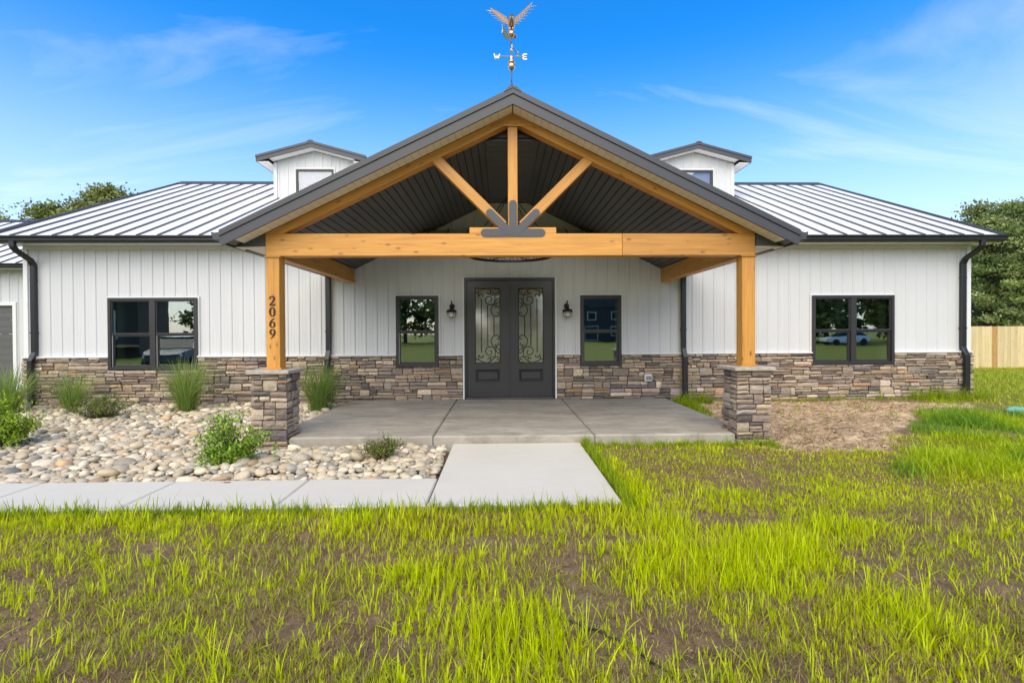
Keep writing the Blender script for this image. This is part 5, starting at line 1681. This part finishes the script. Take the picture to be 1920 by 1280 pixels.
for f in fl:
    for k in range(4):
        a = k*1.57+R_.random(); d = Vector((math.cos(a), math.sin(a), .4))*.013; q = Vector(f)
        g_.add([q, q+d*.6+Vector((0, .006, .004)), q+d, q+d*.6-Vector((0, .006, -.004))], [(0, 1, 2, 3)])
link('blossoms', mesh_data('blossoms', g_.V, g_.F, M['trim']), s2, (-7.05, 8.85, 0))
s3 = leafy('shrub', (-3.12, 5.72, .0), shrub_stems(28, .40, .68, (-.02, 0))+shrub_stems(16, .24, .46, (.34, .02))+shrub_stems(10, .2, .24, (-.14, -.1)), 3900, .036, [(0.195, 0.375, 0.03), (0.3, 0.51, 0.045), (0.135, 0.27, 0.03), (0.36, 0.495, 0.06)])
tag(s3, 'rounded mid-green shrub in the rocks before the left stone pillar', 'shrub')
s4 = leafy('shrub', (-1.41, 5.92, .0), shrub_stems(34, .27, .32), 2100, .027, [(0.15, 0.255, 0.045), (0.21, 0.315, 0.045), (0.3, 0.15, 0.075), (0.105, 0.18, 0.045)])
tag(s4, 'small dark shrub with red flowers in the rocks by the walk', 'shrub')
g_ = Geo()
for f in ((.05, -.16, .15), (-.02, -.15, .12), (.0, -.10, .22)):
    for k in range(6):
        a = k*1.05; d = Vector((math.cos(a), math.sin(a), .5))*.016; q = Vector(f)
        g_.add([q, q+d*.6+Vector((0, .008, .004)), q+d, q+d*.6-Vector((0, .008, -.004))], [(0, 1, 2, 3)])
link('flowers', mesh_data('flowers', g_.V, g_.F, paint('red_petal', (.45, .02, .015), .5, .1)), s4, (-1.41, 5.92, 0))

# ------------------------------------------------------------------ fence
fence = tag(empty('fence', (22, 21, -.17)), 'pale pine privacy fence across the lawn right of the house', 'fence')
x = 17.0; k = 0
while x < 31:
    st = abs(x-21.33) < .08
    w_ = .24 if st else .142
    o = timber('fence_board', 1.84+R_.uniform(-.008, .008), w_, .018, (x+w_/2, 21+R_.uniform(-.003, .003), .745), (0, HP, 0), fence, .003, 'fencest' if st else 'fencew')
    o.rotation_euler = (0, HP, 0)
    # local X is up after the turn; board width lies on local Z -> world -X
    x += w_+.004
for zz in (.05, .75, 1.45): bx('rail', 17, 31, 21.012, 21.05, zz, zz+.09, M['fencew'], fence)

# ------------------------------------------------------------------ trees
def tree(x, y, zb, h, rx, label, cols, leaf=.22, nclump=60, per=130, trunk_h=.4, group=None, flat=.5, name='tree', low=.25, cr=.33):
    t = tag(empty(name, (x, y, zb)), label, 'tree', group)
    g_ = Geo()
    tp = smooth_path([(x, y, zb-.3), (x+R_.gauss(0, .1), y, zb+h*.3), (x+R_.gauss(0, .25), y+R_.gauss(0, .2), zb+h*.6), (x+R_.gauss(0, .3), y, zb+h*.9)], 4)
    g_.tube(tp, list(np.linspace(h*.022, h*.004, len(tp))), 8)
    C = []
    for _ in range(nclump):
        u = R_.random(); zz = low+(1-low)*u
        prof = math.sin(math.pi*min(1, .18+.82*(zz-low)/(1-low)))**.6
        a = R_.uniform(0, 6.283); r = rx*prof*(R_.random()**.45)
        c = np.array([x+r*math.cos(a), y+r*math.sin(a), zb+h*zz*.97]); C.append((c, R_.uniform(.55, 1.1)*rx*cr))
        if R_.random() < .45:
            k = min(len(tp)-2, max(1, int(len(tp)*(zz*.75)))); g_.tube([tp[k], (np.array(tp[k])+c)/2+np.array([0, 0, .2]), c], [h*.006, h*.004, h*.0015], 5)
    g_.build('trunk', M['bark'], t, True)
    n = nclump*per
    P = np.concatenate([c+np.clip(rng.normal(0, .5, (per, 3)), -1.1, 1.1)*r*np.array([1, 1, flat+.2]) for c, r in C])
    nr = rng.normal(0, 1, (n, 3)); nr[:, 2] += .6; nr /= np.linalg.norm(nr, axis=1)[:, None]
    s_ = np.cross(nr, rng.normal(0, 1, (n, 3))); s_ /= np.linalg.norm(s_, axis=1)[:, None]; d = np.cross(nr, s_)
    L_ = (leaf*rng.uniform(.6, 1.3, n))[:, None]
    V = np.stack([P-d*L_*.5, P+s_*L_*.32, P+d*L_*.5, P-s_*L_*.32], 1)
    cc = np.repeat(np.array(cols)[rng.integers(len(cols), size=nclump)]*rng.uniform(.8, 1.2, (nclump, 1)), per, 0)*rng.uniform(.75, 1.2, (n, 1))
    me = fast_mesh('crown', V.reshape(-1, 3)-np.array([x, y, zb]), np.arange(4*n), np.arange(n)*4, np.full(n, 4), M['leaf'], np.repeat(cc, 4, 0))
    link('crown', me, t, (x, y, zb))
    return t
DKG = [(.10, .145, .04), (.14, .185, .045), (.165, .205, .065), (.08, .12, .035)]
DKG2 = [(.19, .25, .075), (.25, .31, .085), (.30, .34, .12), (.14, .20, .06)]
MIDG = [(.20, .235, .055), (.24, .27, .065), (.16, .20, .045), (.27, .29, .10)]
tree(30.6, 30, -.3, 8.9, 3.0, 'dense dark green tree just right of the house corner behind the fence', DKG2, .17, 330, 110, low=.02, cr=.21, flat=.25)
tree(34.6, 32.5, -.3, 10.6, 3.4, 'tallest dark green tree at the right edge behind the fence', DKG2, .17, 380, 110, low=.02, cr=.20, flat=.25)
tree(37.4, 37, -.3, 11.8, 3.2, 'paler green tree rising behind the dark trees at right', MIDG, .24, 90, 120, low=.2)
tree(38.8, 34, -.3, 9.8, 3.2, 'dark green tree cut by the right edge behind the fence', DKG2, .2, 200, 100, low=.04, cr=.22, flat=.25)
tree(-32.6, 42, 0, 13.8, 3.6, 'tallest of the trees behind the left roof slope', MIDG, .26, 200, 150, low=.3)
tree(-37.2, 42, 0, 12.5, 3.4, 'middle tree behind the left roof slope', MIDG, .26, 150, 150, low=.3)
tree(-41.2, 42, 0, 11.2, 3.2, 'lowest tree showing above the garage roof at far left', MIDG, .24, 110, 140, low=.3)
tree(-26.3, 25.5, 0, 8.6, 1.5, 'bare-tipped tree whose branch pokes in at the left edge', MIDG, .12, 26, 60, low=.55)

# ------------------------------------------------------------------ what the windows mirror: trees, a dark house and cars behind the viewpoint
for k, (tx_, ty_, th_) in enumerate([(-52, -44, 13), (-38, -50, 12), (-25, -46, 12), (-14, -52, 13), (-6, -47, 11), (2, -55, 12), (30, -60, 13), (40, -44, 12), (50, -40, 13), (60, -36, 13), (68, -30, 14), (44, -52, 14), (56, -48, 14), (34, -50, 12), (46, -60, 15), (62, -55, 15), (26, -48, 12), (72, -44, 15), (-20, -56, 13), (-45, -58, 14), (38, -36, 12), (52, -30, 12)]):
    tree(tx_, ty_, 0, th_, 4.6, 'leafy tree in the line across the lawn mirrored in the window panes', DKG, .75, 55, 70, name='mirrored_tree', group='trees mirrored in the windows', low=.12)
dh = tag(empty('dark_house', (15, -62, 0)), 'dark two-storey house mirrored in the window right of the door', 'house')
g_ = Geo(); g_.box(9, 21, -66, -58, 0, 5.4); g_.build('wall', M['navy'], dh)
Geo().prism([(8.5, 5.4), (21.5, 5.4), (15, 8.2)], -66.4, -57.6).build('roof', M['navyroof'], dh)
for (a, b) in ((10.5, 3.3), (13.8, 3.3), (17.6, 3.3), (10.5, .9), (17.6, .9)):
    g_ = Geo(); ring(g_, a, a+1.5, b, b+1.4, .12, -58.0, -57.93); g_.build('window_frame', M['trim'], dh)
    bx('window_pane', a+.12, a+1.38, -58, -57.97, b+.12, b+1.28, M['carglass'], dh)
g_ = Geo(); ring(g_, 13.4, 15.6, .1, 2.4, .1, -58, -57.92); g_.build('door_frame', M['trim'], dh)
ph = tag(empty('porch_house', (-27, -12, 0)), 'dark house with cedar deck mirrored in the left twin window', 'house')
g_ = Geo(); g_.box(-34.5, -23.5, -15, -12, 0, 4.2); g_.build('wall', M['navy'], ph)
Geo().prismX([(-15.4, 4.2), (-9.3, 4.2), (-12.2, 6.2)][::-1], -35, -22.9).build('roof', M['navyroof'], ph)
g_ = Geo(); g_.box(-34.5, -23.5, -12, -9.6, .7, .85); g_.box(-34.5, -23.5, -9.66, -9.6, 1.5, 1.58); g_.build('deck', M['cedar'], ph)
for xq in (-34.3, -30.7, -27.2, -23.7):
    bx('post', xq, xq+.16, -9.72, -9.56, 0, 4.2, M['cedar'], ph)
g_ = Geo(); ring(g_, -26.4, -24.9, 1.2, 3.0, .1, -12.0, -11.93); g_.build('window_frame', M['trim'], ph)

def car(name, x, y, rz, mt, label, group):
    c = tag(empty(name, (x, y, 0)), label, 'car', group)
    Rz = Matrix.Rotation(rz, 3, 'Z')
    # body loft: stations along length with half widths and heights
    st = [(-2.15, .62, .45, .78), (-2.05, .78, .32, .92), (-1.4, .86, .28, .98), (-.6, .88, .26, .98), (.5, .88, .26, .96), (1.2, .86, .28, .90), (1.9, .78, .32, .80), (2.15, .60, .42, .70)]
    V = []; F = []
    for (xx, w, zl, zh) in st:
        for q in ((-w*.9, zl), (w*.9, zl), (w, zl+.12), (w, (zl+zh)/2), (w*.93, zh), (-w*.93, zh), (-w, (zl+zh)/2), (-w, zl+.12)): V.append((xx, q[0], q[1]))
    for i in range(len(st)-1):
        for k in range(8): F.append((i*8+k, i*8+(k+1) % 8, (i+1)*8+(k+1) % 8, (i+1)*8+k))
    F += [tuple(range(7, -1, -1)), tuple(range(len(st)*8-8, len(st)*8))]
    def put(nm, V, F, m_, sm=False):
        o = link(nm, mesh_data(nm, V, F, m_, sm), c, (x, y, 0), (0, 0, rz)); return o
    put('body', V, F, mt)
    cab = [(-1.75, .74, .97), (-1.15, .62, 1.40), (-.2, .60, 1.46), (.45, .62, 1.38), (1.15, .76, .93)]
    V = []; F = []
    for xx, w, zz in cab: V += [(xx, -w, zz), (xx, w, zz)]
    low = [(-1.75, .84, .95), (-1.15, .85, .95), (-.2, .85, .95), (.45, .85, .95), (1.15, .84, .90)]
    for xx, w, zz in low: V += [(xx, -w, zz), (xx, w, zz)]
    for i in range(4):
        F += [(2*i, 2*i+1, 2*i+3, 2*i+2), (10+2*i, 2*i, 2*i+2, 12+2*i), (11+2*i, 13+2*i, 2*i+3, 2*i+1)]
    put('cabin_glass', V, F, M['carglass'])
    g_ = Geo(); g_.prism([(-1.2, 1.405), (-.2, 1.462), (.5, 1.385), (.5, 1.41), (-.2, 1.49), (-1.2, 1.435)], -.63, .63); put('roof', g_.V, g_.F, mt)
    for xx in (-1.35, 1.35):
        for s in (-1, 1):
            g_ = Geo(); g_.lathe([(0, -.1), (.22, -.1), (.32, -.08), (.33, 0), (.32, .08), (.22, .1), (0, .1)], n=20)
            V = [(v[0]+xx, v[2]+s*.80, v[1]+.33) for v in g_.V]; put('wheel', V, g_.F, M['tyre'])
    for s in (-1, 1):
        g_ = Geo(); V, F = cbox_geom(.10, .36, .14, .03); put('headlight', [(v[0]+2.06, v[1]+s*.5, v[2]+.66) for v in V], F, M['globe'])
    return c
car('parked_car', -13.9, -1.2, rad(75), M['carblue'], 'dark blue car mirrored in the left twin window', 'cars mirrored in windows')
car('parked_car', 35.5, -29.5, rad(185), M['carwhite'], 'white car mirrored in the right twin window', 'cars mirrored in windows')

# ------------------------------------------------------------------ small things
p_ = smooth_path([(.30, 2.62, 0), (.50, 2.47, 0), (.60, 2.38, 0), (.66, 2.31, 0), (.74, 2.20, 0), (.80, 2.10, 0), (.84, 1.95, 0), (.95, 1.6, 0)], 6)
p_ = [(q[0], q[1], float(ground_h(np.array([q[0]]), np.array([q[1]]))[0])+.014) for q in p_]
o = Geo().tube(p_, .0055, 8).build('drip_hose', M['rubber'], None, True); tag(o, 'thin black drip hose lying in the near grass', 'hose')
p_ = [(9.02+.14*k, 8.6+.02*math.sin(k), float(ground_h(np.array([9.02+.14*k]), np.array([8.6]))[0])+.06+.012*math.sin(k*2.1)) for k in range(14)]
o = Geo().tube(p_, [.03]+[.06+.008*math.sin(k*1.7) for k in range(12)]+[.03], 12).build('fabric_tube', M['teal'], None, True); tag(o, 'teal fabric tube lying in weeds at the right edge', 'tube')
g_ = Geo(); q = [(0, 0), (.03, .018), (.06, .022), (.09, .0), (.06, -.020), (.03, -.018)]
g_.add([(-2.79+a, 4.98+b*.8, .0425+.006*abs(a-.045)/.045) for a, b in q], [(0, 1, 2, 3), (0, 3, 4, 5)])
g_.tube([(-2.79, 4.98, .046), (-2.815, 4.985, .044)], .0015, 5)
o = g_.build('fallen_leaf', M['leafred']); tag(o, 'dry reddish leaf lying on the pale walk', 'leaf')
